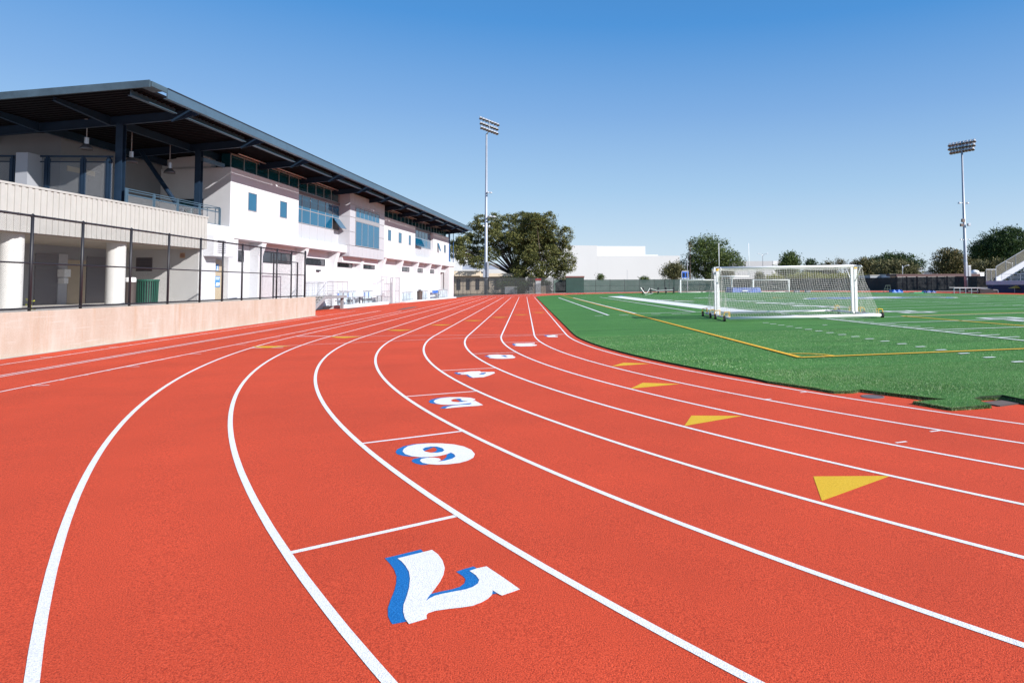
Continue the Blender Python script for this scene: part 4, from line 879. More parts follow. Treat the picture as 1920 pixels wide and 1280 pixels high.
q = MB(); q.add([(x, y, z) for x in (1.24, 1.34) for y, z in ((-53.1, GZ), (-52.7, GZ), (-50.45, 1.02), (-50.45, 1.3), (-53.1, GZ+.16))], [(0, 1, 2, 3, 4), (9, 8, 7, 6, 5), (0, 5, 6, 1), (1, 6, 7, 2), (2, 7, 8, 3), (3, 8, 9, 4), (4, 9, 5, 0)]); q.build('stringer', mat('grey_painted_steel', (.24, .245, .26), .6), st)
q = MB()
for x in (1.36, -.4):
    q.tube([(x, -53.0, .95), (x, -50.3, 2.32), (x, -46.25, 2.32), (x, -46.25, 1.22)], .026, 6); q.tube([(x, -53.0, .12), (x, -53.0, .95)], .026, 6)
    for y in (-50.3, -49.3, -48.3, -47.3): q.tube([(x, y, 1.22), (x, y, 2.32)], .022, 6)
    for z in (1.4, 1.6, 1.8, 2.0, 2.16): q.tube([(x, -50.3, z), (x, -46.25, z)], .012, 5)
    for k in (.3, .6, .9): q.tube([(x, -53.0, .95-k*.8), (x, -50.35, 2.32-k)], .012, 5)
for z in (1.4, 1.6, 1.8, 2.0, 2.3): q.tube([(-.4, -46.25, z), (1.36, -46.25, z)], .014, 5)
q.build('handrail', M_GALV, st)
cb = MB(); cb.box(.25, .75, -46.1, -33.4, GZ-.05, .42); cb.box(.25, .75, -27.4, -1.0, GZ-.05, .30); cb.box(-.6, .25, -46.1, -33.4, GZ-.05, .36); cb.box(-.6, .25, -27.4, -3.1, GZ-.05, .26); cb.box(.3, .8, -53.2, -52.7, GZ-.05, .26)
o = cb.build('planter_kerb', M_WHITE, None, bev=.02); o.location = BO; o.rotation_euler = (0, 0, -BA); tag(o, 'low white kerb platform along the foot of the clubhouse wall', 'kerb')
gate = empty('tall_gate', bl(.4, -34.7, 0), -BA, 'tall grey metal gate frame with mesh infill beside the blue benches', 'gate')
q = MB()
for y in (0, 1.6, 3.6, 4.7, 6.1): q.tube([(0, y, 0), (0, y, 2.85)], .05 if y in (3.6, 6.1) else .028, 8)
for z in (2.85, 1.45, .1): q.tube([(0, 0, z), (0, 6.1, z)], .025, 6)
q.tube([(-.9, 6.1, 0), (-.9, 6.1, 2.85)], .05, 8); q.tube([(0, 6.1, 2.85), (-.9, 6.1, 2.85)], .025, 6); q.build('frame', M_GALV, gate)
sheet('mesh_infill', (0, 0), (0, 6.1), .1, 1.45, M_CHAING, gate); sheet('mesh_infill', (0, 4.7), (0, 6.1), 1.45, 2.8, M_CHAING, gate)
def bench(a, o_, L_, lab, name='blue_bench'):
    b = empty(name, bl(o_, a, .38), -BA, lab, 'bench', 'blue benches and tables at the foot of the clubhouse')
    q = MB(); q.box(-.28, -.24, -L_/2, L_/2, .62, .95); q.build('backrest', M_BLUE, b)
    q = MB(); q.box(-.2, .15, -L_/2, L_/2, .40, .44); q.build('seat', M_GALV, b)
    for y in (-L_/2+.2, L_/2-.2):
        q = MB(); q.tube([(-.26, y, .95), (-.21, y, .4), (-.28, y, 0)], .02, 6); q.build('leg', M_GALV, b)
        q = MB(); q.tube([(-.2, y, .39), (.12, y, .39), (.16, y, 0)], .02, 6); q.build('leg', M_GALV, b)
def table(a, o_, L_, lab, z=.36):
    b = empty('grey_table', bl(o_, a, z), -BA, lab, 'table'); q = MB(); q.box(-.3, .3, -L_/2, L_/2, .62, .67); q.build('table_top', M_GALV, b)
    for y in (-L_/2+.3, L_/2-.3):
        q = MB(); q.tube([(0, y, 0), (0, y, .62)], .04, 8); q.box(-.2, .2, y-.05, y+.05, 0, .04); q.build('leg', M_BLACK, b)
bench(-44.3, -.1, 1.7, 'blue-backed bench half hidden under the steps landing')
bench(-41.2, -.15, 1.3, 'short blue-backed bench just right of the steps')
bench(-36.5, -.15, 3.0, 'long blue-backed bench left of the tall grey gate')
bench(-10.3, .1, 3.2, 'faded blue bench near the far end of the clubhouse')
table(-39.6, .15, 1.3, 'small grey pedestal table between the two near blue benches'); table(-34.6, .2, 2.0, 'long grey table with black legs in front of the long blue bench'); table(-43.2, .4, 1.0, 'grey table under the steps landing')
def slat_panel(a0, a1, z0, z1, lab, o_=-.35):
    b = empty('slatted_panel', bl(o_, a0, 0), -BA, lab, 'panel', 'leaning grey slatted panels against the clubhouse wall'); q = MB(); n = int((a1-a0)/.22)
    for i in range(n):
        if i % 5 != 4: q.box(0, .03, .22*i, .22*i+.16, z0, z1-.05*(i % 3))
    q.build('slats', mat('pale_blue_slats', (.42, .50, .55), .5, noise=.3, nscale=1.2), b); q = MB(); q.box(.03, .05, 0, a1-a0, z1-.15, z1-.08); q.box(.03, .05, 0, a1-a0, z0+.1, z0+.17); q.build('rail', M_GALV, b)
slat_panel(-43.5, -39.4, .4, 1.62, 'leaning pale slatted panel behind the short blue bench')
slat_panel(-38.2, -34.9, .4, 1.62, 'dark-gapped slatted panel behind the long blue bench')
slat_panel(-26.6, -20.6, .3, 1.35, 'pale blue slatted panel right of the tall gate')
slat_panel(-18.5, -12.8, .3, 1.42, 'long pale slatted panel behind the brown bin', -.2)
slat_panel(-9.0, -3.5, .3, 1.5, 'pale panel nearest the far end of the clubhouse', 0)
b = empty('brown_bin', bl(.2, -19.6, .26), 0, 'tall dark brown bin standing among the slatted panels', 'litter bin'); q = MB(); q.lathe([(.30, 0), (.34, 1.0), (.37, 1.02), (.37, 1.08), (0, 1.12)], n=18); q.build('drum', M_BROWN, b, smooth=False); q = MB(); q.lathe([(.2, 1.12), (.2, 1.22), (0, 1.25)], n=12); q.build('lid', M_BLACK, b)
for a, nm in ((-38.9, 'left'), (-25.2, 'mid')):
    q = part('wall_plaque', M_TAN2); q.box(-.6, -.57, a, a+.9, 1.75, 2.15); done(q)
q = part('wall_light', M_BLACK); q.box(-.6, -.45, -47.6, -47.0, 3.15, 3.27); done(q)
#__PART4__
# ------------------------------------------------------------------ football (soccer) goals
def net_mesh(parent, hw, yt, yb, zt_, zb, zc, name='net', cell=.125, r=.0036, seed=3):
    rr = random.Random(seed); V = []; Fs = []
    def poly(pts):
        n0 = len(V); k = 3
        for i, p in enumerate(pts):
            d = (pts[min(i+1, len(pts)-1)]-pts[max(i-1, 0)]).normalized(); a = d.cross(Vector((.3, .8, .5))).normalized(); b = d.cross(a)
            for j in range(k): t = j*2*math.pi/k; V.append(tuple(p+(a*math.cos(t)+b*math.sin(t))*r))
        for i in range(len(pts)-1):
            for j in range(k): Fs.append((n0+i*k+j, n0+i*k+(j+1) % k, n0+(i+1)*k+(j+1) % k, n0+(i+1)*k+j))
    def sag(u, v):
        return Vector((.03*math.sin(7*v+3*u), .05*math.sin(3.1*u)*math.sin(math.pi*v)+.16*math.sin(math.pi*v)*math.sin(math.pi*u), -.05*math.sin(math.pi*v)*(1+math.sin(9*u))))
    def back(u, v):                                        # u across, v down
        return Vector((-hw+2*hw*u, yt+(yb-yt)*v**1.25, zt_+(zb-zt_)*v))+sag(u, v)
    nu, nv = int(2*hw/cell), int((zt_-zb)*1.35/cell)
    for i in range(nu+1): poly([back(i/nu, j/14) for j in range(15)])
    for j in range(nv+1): poly([back(i/30, j/nv) for i in range(31)])
    def top(u, v): return Vector((-hw+2*hw*u, yt*v, zc+(zt_-zc)*v-.10*math.sin(math.pi*v)*(1+.5*math.sin(11*u))))
    nt_ = int(abs(yt)/cell)+1
    for i in range(nu+1): poly([top(i/nu, j/4) for j in range(5)])
    for j in range(nt_+1): poly([top(i/24, j/nt_) for i in range(25)])
    for sx in (-hw, hw):
        for j in range(nv+1):
            v = j/nv; z = zt_+(zb-zt_)*v; ye = yt+(yb-yt)*v**1.25; poly([Vector((sx+.04*math.sin(3*t+9*v), ye*t, z+.02*math.sin(8*t))) for t in np.linspace(0, 1, 6)])
        for i in range(1, 22):
            y = yb*i/22
            if y > yt: z0 = zt_
            else: z0 = zt_+(zb-zt_)*(((y-yt)/(yb-yt))**.8)
            poly([Vector((sx+.03*math.sin(5*t+i), y, z0+(zb-z0)*t)) for t in np.linspace(0, 1, 7)])
    return np_mesh(name, V, Fs, M_NET, parent)
def make_goal(label, loc, rz, group='full-size movable goals parked mouth to mouth on the near corner of the field', wheels=True, hw=3.72, hz=2.62, dep=2.85, cell=.125, r=.0036, br=.06, seed=3):
    g_ = empty('soccer_goal', loc, rz, label, 'soccer goal', group)
    q = MB(); q.tube([(-hw, -.07, hz), (hw, -.07, hz)], br, 12); q.build('crossbar', M_WPAINT, g_, smooth=True)
    for s in (-1, 1):
        q = MB(); q.box(s*hw-br*1.35, s*hw+br*1.35, -.07-br, -.07+br, .16, hz+br*.9); q.build('post', M_WPAINT, g_, bev=.015)
        q = MB(); q.tube([(s*hw, 0, .14), (s*hw, -dep, .14)], br*1.05, 10); q.build('side_bar', M_WPAINT, g_, smooth=True)
        q = MB(); q.tube([(s*hw, -.07, hz), (s*hw, -.85, hz-.02), (s*hw, -.93, hz-.08)], .035, 8); q.build('stanchion', M_WPAINT, g_, smooth=True)
        q = MB(); q.tube([(s*(hw-.02), -.8, hz-.06), (s*(hw-.02), -.1, hz-.82)], .024, 8); q.build('brace', M_WPAINT, g_, smooth=True)
        q = MB(); q.box(s*hw-.08, s*hw+.08, -.16, -.14, hz-.14, hz-.02); q.build('sticker', M_YEL, g_)
    q = MB(); q.tube([(-hw, -dep, .14), (hw, -dep, .14)], br*1.15, 12); q.build('back_bar', M_WPAINT, g_, smooth=True)
    if wheels:
        for s in (-1, 1):
            for y in (-.45, -dep+.28):
                w_ = MB(); w_.tube([(-.045, 0, 0), (.045, 0, 0)], .15, 20); wo_ = w_.build('wheel', M_TYRE, g_, bev=.015); wo_.location = (s*(hw+.24), y, .12)
                hb = MB(); hb.tube([(-.05, 0, 0), (.05, 0, 0)], .07, 12); h_ = hb.build('hub', M_GALV, wo_, smooth=True)
                b_ = MB(); x = s*(hw+.24); b_.tube([(s*hw, y-.12, .2), (s*hw, y-.12, .44), (x, y-.04, .42), (x+s*.07, y, .12)], .018, 6); b_.tube([(s*hw, y+.12, .2), (s*hw, y+.12, .44), (x, y+.04, .42)], .018, 6); b_.tube([(s*hw, y-.12, .44), (s*hw, y+.12, .44)], .018, 6); b_.build('bracket', M_YEL, g_)
    net_mesh(g_, hw, -.93, -dep, hz-.06, .16, hz, cell=cell, r=r, seed=seed); return g_
gz0 = float(zf(13.6, 33)[0])+TURF_H-.0
tilt = math.atan(TF)
gA = make_goal('nearer white goal, its long back bar along the ground facing the camera', (13.62, 33.05, gz0), rad(-4.5)); gA.rotation_euler.y = -tilt
gB = make_goal('farther white goal of the touching pair, its back bar away from the camera', (13.60, 33.25, gz0), rad(175.5), seed=8); gB.rotation_euler.y = tilt
def far_goal(px0, px1, Y, label, dz=0):
    a, b = at(px0, 548, Y), at(px1, 548, Y); c = (a+b)/2; z = max(float(zf(c.x, c.y)[0]), 0)+dz; hw = (b.x-a.x)/2
    return make_goal(label, (c.x, c.y, z), math.pi, 'goals at the far end of the field', False, hw, 2.5, 2.0, .22, .007, .07)
far_goal(1276.5, 1345, 121, 'distant white goal left of the blue tarpaulin, in front of the green screen', -.1)
far_goal(1413, 1480, 121, 'distant white goal right of the blue tarpaulin, seen through the near net', -.1)
# american football posts
a, b = at(1348.5, 518, 119), at(1404.5, 518, 119); c = (a+b)/2; fz = c.z
fp = empty('football_posts', (c.x, 119, .1), 0, 'tall white two-pronged gridiron posts rising behind the near goals', 'goalposts')
hw = (b.x-a.x)/2; q = MB(); q.tube([(-hw, 0, fz-.1), (hw, 0, fz-.1)], .085, 10); q.build('crossbar', M_WPAINT, fp, smooth=True)
for s in (-1, 1): q = MB(); q.tube([(s*hw, 0, fz-.1), (s*hw, 0, at(1404, 457, 119).z)], .06, 8); q.build('upright', M_WPAINT, fp, smooth=True)
q = MB(); q.tube([(0, 1.5, -.2), (0, 1.5, fz-1.2), (0, 1.3, fz-.5), (0, .7, fz-.15), (0, 0, fz-.1)], .11, 10); q.build('gooseneck', M_WPAINT, fp, smooth=True)

# ------------------------------------------------------------------ field equipment
def lump(name, label, cat, px0, px1, py0, py1, Y, m, dy=3., parts=None, seed=1, bumpy=.12):
    rr = random.Random(seed); a, b = at(px0, py1, Y), at(px1, py1, Y); zt_ = at(px0, py0, Y).z; zb = a.z-.05
    o = empty(name, ((a.x+b.x)/2, Y, zb), 0, label, cat); w_ = (b.x-a.x)/2; h = zt_-zb; n = 24; mth = 10; V = []; Fc = []
    for j in range(mth+1):
        for i in range(n+1):
            u = i/n; v = j/mth; e = 1 if j in (0, mth) or i in (0, n) else 0
            z = 0 if e else h*(1-bumpy*abs(math.sin(5*u*math.pi+seed)+math.cos(7*v+seed*2))*.6-bumpy*rr.random()*.5)
            V.append((-w_+2*w_*u, dy*v, z))
    for j in range(mth):
        for i in range(n): Fc.append((j*(n+1)+i, j*(n+1)+i+1, (j+1)*(n+1)+i+1, (j+1)*(n+1)+i))
    q = MB(); q.add(V, Fc); q.build('cover', m, o); return o
lp = lump('landing_mat', 'blue tarpaulin-covered landing mat lying at the far end of the field', 'mat', 1373.5, 1430, 539, 549.5, 114, M_MAT, 5)
q = MB(); q.box(-1.0, 0, -.06, -.03, .35, .5); q.build('label_patch', M_SIGNW, lp)
sledz = float(0)
sl0 = at(1206, 551, 112); sd_ = empty('blocking_sled', (sl0.x, 112, .15), 0, 'row of five black padded blocking dummies on a low frame at the far track edge', 'blocking sled')
for px in (1206, 1220.5, 1234.5, 1249, 1263.5):
    x = at(px, 551, 112).x-sl0.x; q = MB(); q.box(x-.13, x+.13, -.1, .18, .25, 1.25); q.build('pad', M_BLACK, sd_, bev=.05)
    q = MB(); q.bar((x, .1, .7), (x, .9, .05), .08); q.bar((x, -.45, .04), (x, 1.0, .04), .12, .06); q.build('skid', M_BLACK, sd_)
q = MB(); q.bar((-.3, .5, .1), (at(1266, 551, 112).x-sl0.x+.2, .5, .1), .08); q.build('frame', M_BLACK, sd_)
pr = empty('white_pipe_frame', (sl0.x, 111, .15), 0, 'loose white pipe frame leaning over the left end of the blocking sled', 'pipe frame')
def lx(px): return at(px, 551, 111).x-sl0.x
def lz(py): return at(1206, py, 111).z-.15
q = MB(); pp_ = [(lx(1201.5), 0, lz(539)), (lx(1208), -.1, lz(549)), (lx(1213), 0, lz(549.5)), (lx(1219), .1, lz(540))]; q.tube(pp_, .05, 6); q.tube([(lx(1220), 0, lz(541)), (lx(1232), 0, lz(545)), (lx(1262), 0, lz(544))], .035, 6); q.tube([(lx(1208), -.6, .05), (lx(1214), .3, .05), (lx(1225), .0, .3)], .05, 6); q.build('pipes', M_WPAINT, pr)
# carts and mats by the far right track edge
def cart(px0, px1, py0, py1, Y, label, name, m, kind='cart'):
    a, b = at(px0, py1, Y), at(px1, py1, Y); h = at(px0, py0, Y).z-a.z; o = empty(name, (a.x, Y, a.z), 0, label, kind); W_ = b.x-a.x
    return o, W_, h
o, W_, h = cart(1656, 1671, 535, 549, 112, 'dark green frame trolley in front of the black screen', 'frame_trolley', M_BLACK, 'trolley')
q = MB(); q.bar((0, 0, .1), (W_, 0, .1), .08); q.bar((0, 0, .1), (W_*.35, 0, h), .06); q.bar((W_, 0, .1), (W_*.85, 0, h), .06); q.bar((W_*.3, 0, h), (W_*.9, 0, h), .08); q.bar((W_*.2, 0, h*.5), (W_*.95, 0, h*.5), .06); q.bar((W_*.5, 0, .1), (W_*.6, 0, h), .05); q.build('frame', mat('dark_green_frame', (.05, .08, .07), .6), o)
q = MB()
for x in (.15, W_-.15): q.lathe([(.14, 0), (.14, .05)], (x, 0, 0), 10)
q.build('base', M_BLACK, o)
lump('blue_equipment', 'heap of bright blue equipment beside the dark trolley', 'equipment', 1673, 1695, 542.5, 549.5, 112, M_BLUE, 1.5, seed=4, bumpy=.5)
lump('green_mat', 'flat bright green mat lying on the far edge of the field', 'mat', 1714, 1733.5, 547.8, 549.8, 110, mat('bright_green_vinyl', (.02, .42, .22), .5), 2, seed=5, bumpy=.1)
lump('blue_mat', 'folded blue and white mat right of the flat green mat', 'mat', 1735, 1758, 544, 549.8, 110, M_MAT, 1.5, seed=6, bumpy=.5)
for i, (p0, p1) in enumerate(((1491, 1500), (1512, 1521))):
    o = lump('grey_bundle', ('small grey bundle on the far track edge, the left one', 'small grey bundle on the far track edge, the right one')[i], 'bundle', p0, p1, 543, 549, 112, mat('grey_cloth', (.2, .2, .22), .8), 1, seed=7+i, bumpy=.5)
def shelter(px0, px1, pym, py0a, py0b, py1, Y, label, name='steel_bench_frame'):
    a, b = at(px0, py1, Y), at(px1, py1, Y); za, zb = at(px0, py0a, Y).z, at(px1, py0b, Y).z; o = empty(name, (a.x, Y, a.z), 0, label, 'equipment frame', 'long low blue-grey steel frames by the stand')
    W_ = b.x-a.x; n = 7; q = MB(); q.bar((0, 0, za-a.z), (W_*.55, 0, za-a.z-.02), .10); q.bar((W_*.55, 0, za-a.z-.02), (W_, -.8, zb-a.z), .10); q.bar((0, 1.2, za-a.z+.1), (W_*.95, 1.2, za-a.z), .08); q.build('top_rail', M_GALV, o)
    for i in range(n+1):
        x = W_*i/n; q = MB(); t_ = za-a.z if x < W_*.55 else (za-a.z)+((zb-za))*(x-W_*.55)/(W_*.45); y = 0 if x < W_*.55 else -.8*(x-W_*.55)/(W_*.45)
        q.bar((x, y, 0), (x, y, t_), .07); q.build('upright', mat('pale_blue_steel', (.25, .35, .42), .5), o)
    q = MB(); q.bar((0, .6, .12), (W_, .2, .12), .05, .3); q.bar((W_*.6, -.2, .5), (W_, -.5, .5), .5, .7); q.build('base', M_BLACK, o)
shelter(1789, 1865, 0, 540, 544, 552.5, 98, 'long low blue-grey steel frame standing left of the navy wall')
shelter(1843, 1925, 0, 540, 543.5, 551.5, 103, 'long low blue-grey steel frame running out of the picture at the right')

# ------------------------------------------------------------------ floodlight masts
def atz(px, py, z):
    d = ray(px, py); t = (z-H)/d.z; return d*t+Vector((0, 0, H))
def mast(base, top_z, r0_, r1_, rows, nl, label, extras, boxes):
    o = empty('floodlight_mast', base, 0, label, 'floodlight', 'floodlight masts beside the track')
    q = MB(); q.tube([(0, 0, 0), (0, 0, 5), (0, 0, top_z)], [r0_, r0_*.95, r1_], 16); q.build('pole', M_POLE, o, smooth=True)
    head = None
    for ri, (pa, pb) in enumerate(rows):
        A_ = Vector(pa)-Vector(base); B_ = Vector(pb)-Vector(base)
        c_ = (A_+B_)/2; q = MB(); q.bar(A_, B_, .12, .12); q.build('crossarm', M_GALV, o)
        for i in range(nl):
            p = A_.lerp(B_, (i+.35)/(nl-.3)); fd = Vector((25, 55, 0))-Vector(base); fd.z = 0; fd.normalize(); fd = (fd*.6+Vector((0, 0, -1.1))).normalized()
            if head is None:
                hm = MB(); hm.lathe([(.0, -.38), (.13, -.36), (.2, -.15), (.36, .22), (.38, .26), (.35, .26), (.33, .2)], n=16); head = hm.build('lamp_head', mat('pale_reflector_shell', (.62, .62, .63), .35, metal=.3), o, smooth=True); hl = head
                gm_ = MB(); gm_.lathe([(.33, .2), (0, .22)], n=16); gl = gm_.build('lens', mat('lamp_lens', (.16, .13, .11), .15), head)
            else:
                hl = head.copy(); C.objects.link(hl); hl.parent = o
                g2 = gl.copy(); C.objects.link(g2); g2.parent = hl
            hl.location = p+fd*.3; hl.rotation_euler = fd.to_track_quat('Z', 'Y').to_euler()
    q = MB(); q.bar(Vector((0, 0, top_z-.2)), Vector((0, 0, top_z+.2)), .25); ra = [((Vector(a)+Vector(b))/2-Vector(base)) for a, b in rows]
    q.tube([(0, 0, top_z-.3), tuple(ra[-1]), tuple(ra[0])], .1, 8); q.build('head_spine', M_GALV, o)
    for (z, dx, dy, w_) in extras:
        q = MB(); q.bar((0, 0, z), (dx, dy, z+.05), .08); q.lathe([(0, .22), (w_*.5, .15), (w_, -.12), (0, -.1)], (dx*1.15, dy*1.15, z), 12); q.build('side_lamp', mat('pale_reflector_shell', (.62, .62, .63), .35), o)
    for (x, z0, z1, w_, m_) in boxes:
        q = MB(); q.box(x-w_, x+w_, -r0_-.35, -r0_+.05, z0, z1); q.build('cabinet', m_, o, bev=.02)
lb = gp(911, 552.2, 0); ltop = at(911.3, 252, lb.y).z
rows = [(atz(899, 218.5, ltop+3.6), atz(935, 232.5, ltop+3.6)), (atz(900, 228, ltop+2.3), atz(933, 240.5, ltop+2.3)), (atz(901, 236.5, ltop+1.0), atz(933, 248.5, ltop+1.0))]
zz = lambda py: at(911, py, lb.y).z
mast(lb, ltop, .38, .2, rows, 7, 'tall pale floodlight mast left of centre, in front of the pine trees', [(zz(362), .9, -.6, .35), (zz(361), .35, -.3, .3), (zz(406), .8, -.5, .5), (zz(407), 1.5, -.9, .5), (zz(424), -.5, -.2, .2), (zz(424), .6, -.2, .2)],
     [(.42, zz(520), zz(491), .2, M_GALV), (-.36, zz(520), zz(506), .22, M_POLE)])
rb = at(1812, 549, 108); rb.z = .0
rtop = at(1805.5, 284, 108).z
rows = [(atz(1779, 270, rtop+2.0), atz(1829, 261, rtop+2.0)), (atz(1779, 277, rtop+1.2), atz(1828, 268.5, rtop+1.2)), (atz(1782, 284, rtop+.45), atz(1826, 276, rtop+.45))]
zz = lambda py: at(1811, py, 108).z
mast(rb, rtop, .32, .16, rows, 8, 'tall grey floodlight mast at the right, beyond the field', [(zz(381), -.9, -.2, .3), (zz(381), .55, -.2, .3), (zz(449), -.7, 0, .14), (zz(449), .8, 0, .14), (zz(449), -.3, 0, .14)],
     [(-.25, zz(518), zz(492), .2, M_POLE), (.35, zz(518), zz(498), .26, M_GALV), (-.55, zz(417), zz(411), .28, mat('brown_lamp_face', (.12, .08, .07), .5)), (-.85, zz(425), zz(420), .26, MATS['brown_lamp_face']), (.6, zz(424), zz(419), .25, M_POLE)])

# ------------------------------------------------------------------ far fences
FC = Vector(((X0+XR)/2, YT, 0)); Rf = (XR-X0)/2
path = MB(); n = 60
def ringp(r, t): return (FC.x+r*math.cos(t), FC.y+r*math.sin(t))
for i in range(n):
    t0, t1 = rad(-5+150*i/n), rad(-5+150*(i+1)/n); path.add([(*ringp(Rf+11.5, t0), z11-.01), (*ringp(Rf+11.5, t1), z11-.01), (*ringp(Rf+13.4, t1), z11-.01), (*ringp(Rf+13.4, t0), z11-.01)], [(0, 3, 2, 1)])
tag(path.build('path', mat('pale_concrete_path', (.62, .58, .52), .9)), kind='structure')
def fence_run(name, label, pts, h, m, post_m, group=None, step=3.0, ptop=.05, rails=True, z0=.05, hs=None):
    o = empty(name, (pts[0][0], pts[0][1], z11-.03), 0, label, 'fence', group); b = Vector((pts[0][0], pts[0][1], 0)); P = []
    for a_, c_ in zip(pts[:-1], pts[1:]):
        a_, c_ = Vector((a_[0], a_[1], 0))-b, Vector((c_[0], c_[1], 0))-b; k = max(1, round((c_-a_).length/step)); P += [a_.lerp(c_, i/k) for i in range(k)]
    P.append(Vector((pts[-1][0], pts[-1][1], 0))-b)
    V = []; Fc = []; U = []; L_ = 0
    for i, p in enumerate(P):
        if i: L_ += (p-P[i-1]).length
        V += [(p.x, p.y, z0), (p.x, p.y, h)]; U.append(L_)
    me = bpy.data.meshes.new(name+'_cloth'); me.from_pydata(V, [], [(2*i, 2*i+2, 2*i+3, 2*i+1) for i in range(len(P)-1)]); uv = me.uv_layers.new(name='UVMap')
    for i in range(len(P)-1):
        for j, (u_, v_) in enumerate(((U[i], z0), (U[i+1], z0), (U[i+1], h), (U[i], h))): uv.data[4*i+j].uv = (u_, v_)
    me.materials.append(m); so = bpy.data.objects.new('mesh_cloth', me); C.objects.link(so); so.parent = o
    pm = MB(); pm.tube([(0, 0, 0), (0, 0, h+ptop)], .04, 8); first = None
    for p in P:
        if first is None: first = pm.build('post', post_m, o); c_ = first
        else: c_ = first.copy(); C.objects.link(c_); c_.parent = o
        c_.location = p
    if rails:
        q = MB()
        for z in (h, h*.52): 
            for a_, c_ in zip(P[:-1], P[1:]): q.tube([a_+Vector((0, 0, z)), c_+Vector((0, 0, z))], .025, 5)
        q.build('rail', post_m, o)
    return o
fence_run('chain_link_fence', 'black chain-link fence curving past the floodlight mast to the green screen', [(-12.9, 120.5), (-12.0, 127), (-10.6, 137), (-7.6, 147.5), (-2, 151.5), (6.6, 154.5)], 3.5, M_CHAINF, M_BLACK, step=3.2)
fa = math.degrees(math.atan2(154.5-FC.y, 6.6-FC.x))
def arc(r, a, b, k): return [ringp(r, rad(a+(b-a)*i/k)) for i in range(k+1)]
RF = (Vector((6.6, 154.5, 0))-FC).length
fence_run('screened_fence', 'fence with dark green windscreen cloth across the far end of the track', arc(RF, fa, 74, 12), 3.05, M_SCREEN, M_BLACK, ptop=.15)
fence_run('screened_fence', 'nearly black windscreen fence behind the goals at the far right', arc(RF, 73.9, 4, 20), 2.95, M_SCREEND, M_BLACK, ptop=.12)
# taller screened gate bay with a brown roof strip behind it
a, b = at(1061.5, 549, 153), at(1095, 549, 153)
gb_ = empty('screened_shed', (a.x, 153, .1), 0, 'taller boxy dark green screened enclosure with a brown roof edge in the far fence', 'enclosure')
q = MB(); q.box(0, b.x-a.x, 0, 2.5, 0, at(1070, 520.5, 153).z-.1); q.build('screen', mat('dark_green_cloth', (.022, .055, .046), .85, noise=.15, nscale=.8), gb_)
q = MB(); q.box(-.1, b.x-a.x+.1, -.1, 2.6, at(1070, 520.4, 153).z-.1, at(1070, 517.6, 153).z-.1); q.build('roof_edge', mat('red_brown_roof', (.16, .07, .06), .8), gb_)

# ------------------------------------------------------------------ far buildings
M_FARW = mat('pale_render_wall', (.55, .55, .55), .9, noise=.03, nscale=.05, stretch=(1, 1, .3)); M_FARW2 = mat('white_render_wall', (.64, .64, .64), .9)
def far_block(name, label, blocks, cat='building'):
    o = empty(name, blocks[0][0], 0, label, cat); O = Vector(blocks[0][0])
    for nm, p0, x1, dy, z1, m, z0 in [(b[1], Vector(b[0]), b[2], b[3], b[4], b[5], b[6] if len(b) > 6 else 0) for b in blocks]:
        q = MB(); q.box(p0.x-O.x, x1-O.x, p0.y-O.y, p0.y-O.y+dy, z0, z1); q.build(nm, m, o)
    return o
Yb = 230
def X(px, Y=Yb, py=520): return at(px, py, Y).x
def Z(px, py, Y=Yb): return at(px, py, Y).z
fb_ = far_block('white_hall', 'long windowless white building beyond the green screen, behind the pines', [((X(1000), Yb, 0), 'tower_block', X(1120), 40, Z(1090, 460.3), M_FARW), ((X(1120.05), Yb, 0), 'wall', X(1275), 39, Z(1150, 479.5), M_FARW), ((X(1120.3), Yb+.5, 0), 'upper_block', X(1211), 30, Z(1170, 461.3), M_FARW2, Z(1150, 479.5)+.02), ((X(1211.3), Yb+.6, 0), 'parapet', X(1235), 25, Z(1220, 477.4), M_FARW2, Z(1150, 479.5)+.02)])
far_block('grey_hall', 'grey block with a white end wall seen through the near net, left of round trees', [((X(1378), Yb+6, 0), 'wall', X(1461), 30, Z(1420, 488.3), mat('light_grey_wall', (.42, .42, .43), .9)), ((X(1461.1), Yb+5.9, 0), 'end_wall', X(1475), 30, Z(1465, 488), M_FARW2)])
far_block('annex', 'white annex wall with a blue-grey shaded side, left behind the pine', [((at(846, 520, 200).x, 200, 0), 'wall', at(866, 520, 200).x, 20, at(850, 466, 200).z, M_FARW2), ((at(866.2, 520, 200).x, 201, 0), 'side_wall', at(1003, 520, 200).x, 20, at(900, 496, 200).z, mat('shaded_white_wall', (.30, .34, .42), .9)), ((at(866.2, 520, 190).x, 190, 0), 'lower_wall', at(1003, 520, 190).x, 5, at(900, 505, 190).z, M_FARW)])  # side wall is white; its bluish shade is painted into the colour
# low tan classroom block behind the chain-link fence
Yc_ = 166; tb0 = at(838, 520, Yc_).x; tb1 = at(985, 520, Yc_).x
tb = empty('classroom_block', (tb0, Yc_, .0), 0, 'low tan building with a flat brown-edged roof behind the black chain-link fence', 'building'); W_ = tb1-tb0
zr = at(870, 512, Yc_).z
q = MB(); q.box(0, W_, 0, 12, 0, zr-.7); q.build('wall', M_TAN2, tb)
q = MB(); q.box(-.6, W_*.42, -1.6, 12.6, zr-.7, zr+.5); q.box(W_*.42, W_+.6, -1.2, 12.6, zr-.9, zr-.1); q.build('roof', mat('tan_fascia', (.62, .52, .40), .8), tb)
for i in range(7):
    x = W_*(.12+.12*i); q = MB(); q.box(x, x+W_*.05, -.05, 0.02, .9, zr-1.4); f_ = q.build('window', M_BROWN, tb); q = MB(); q.box(x+.1, x+W_*.05-.1, -.07, -.055, 1.0, zr-1.5); q.build('pane', M_DKGLASS, f_)
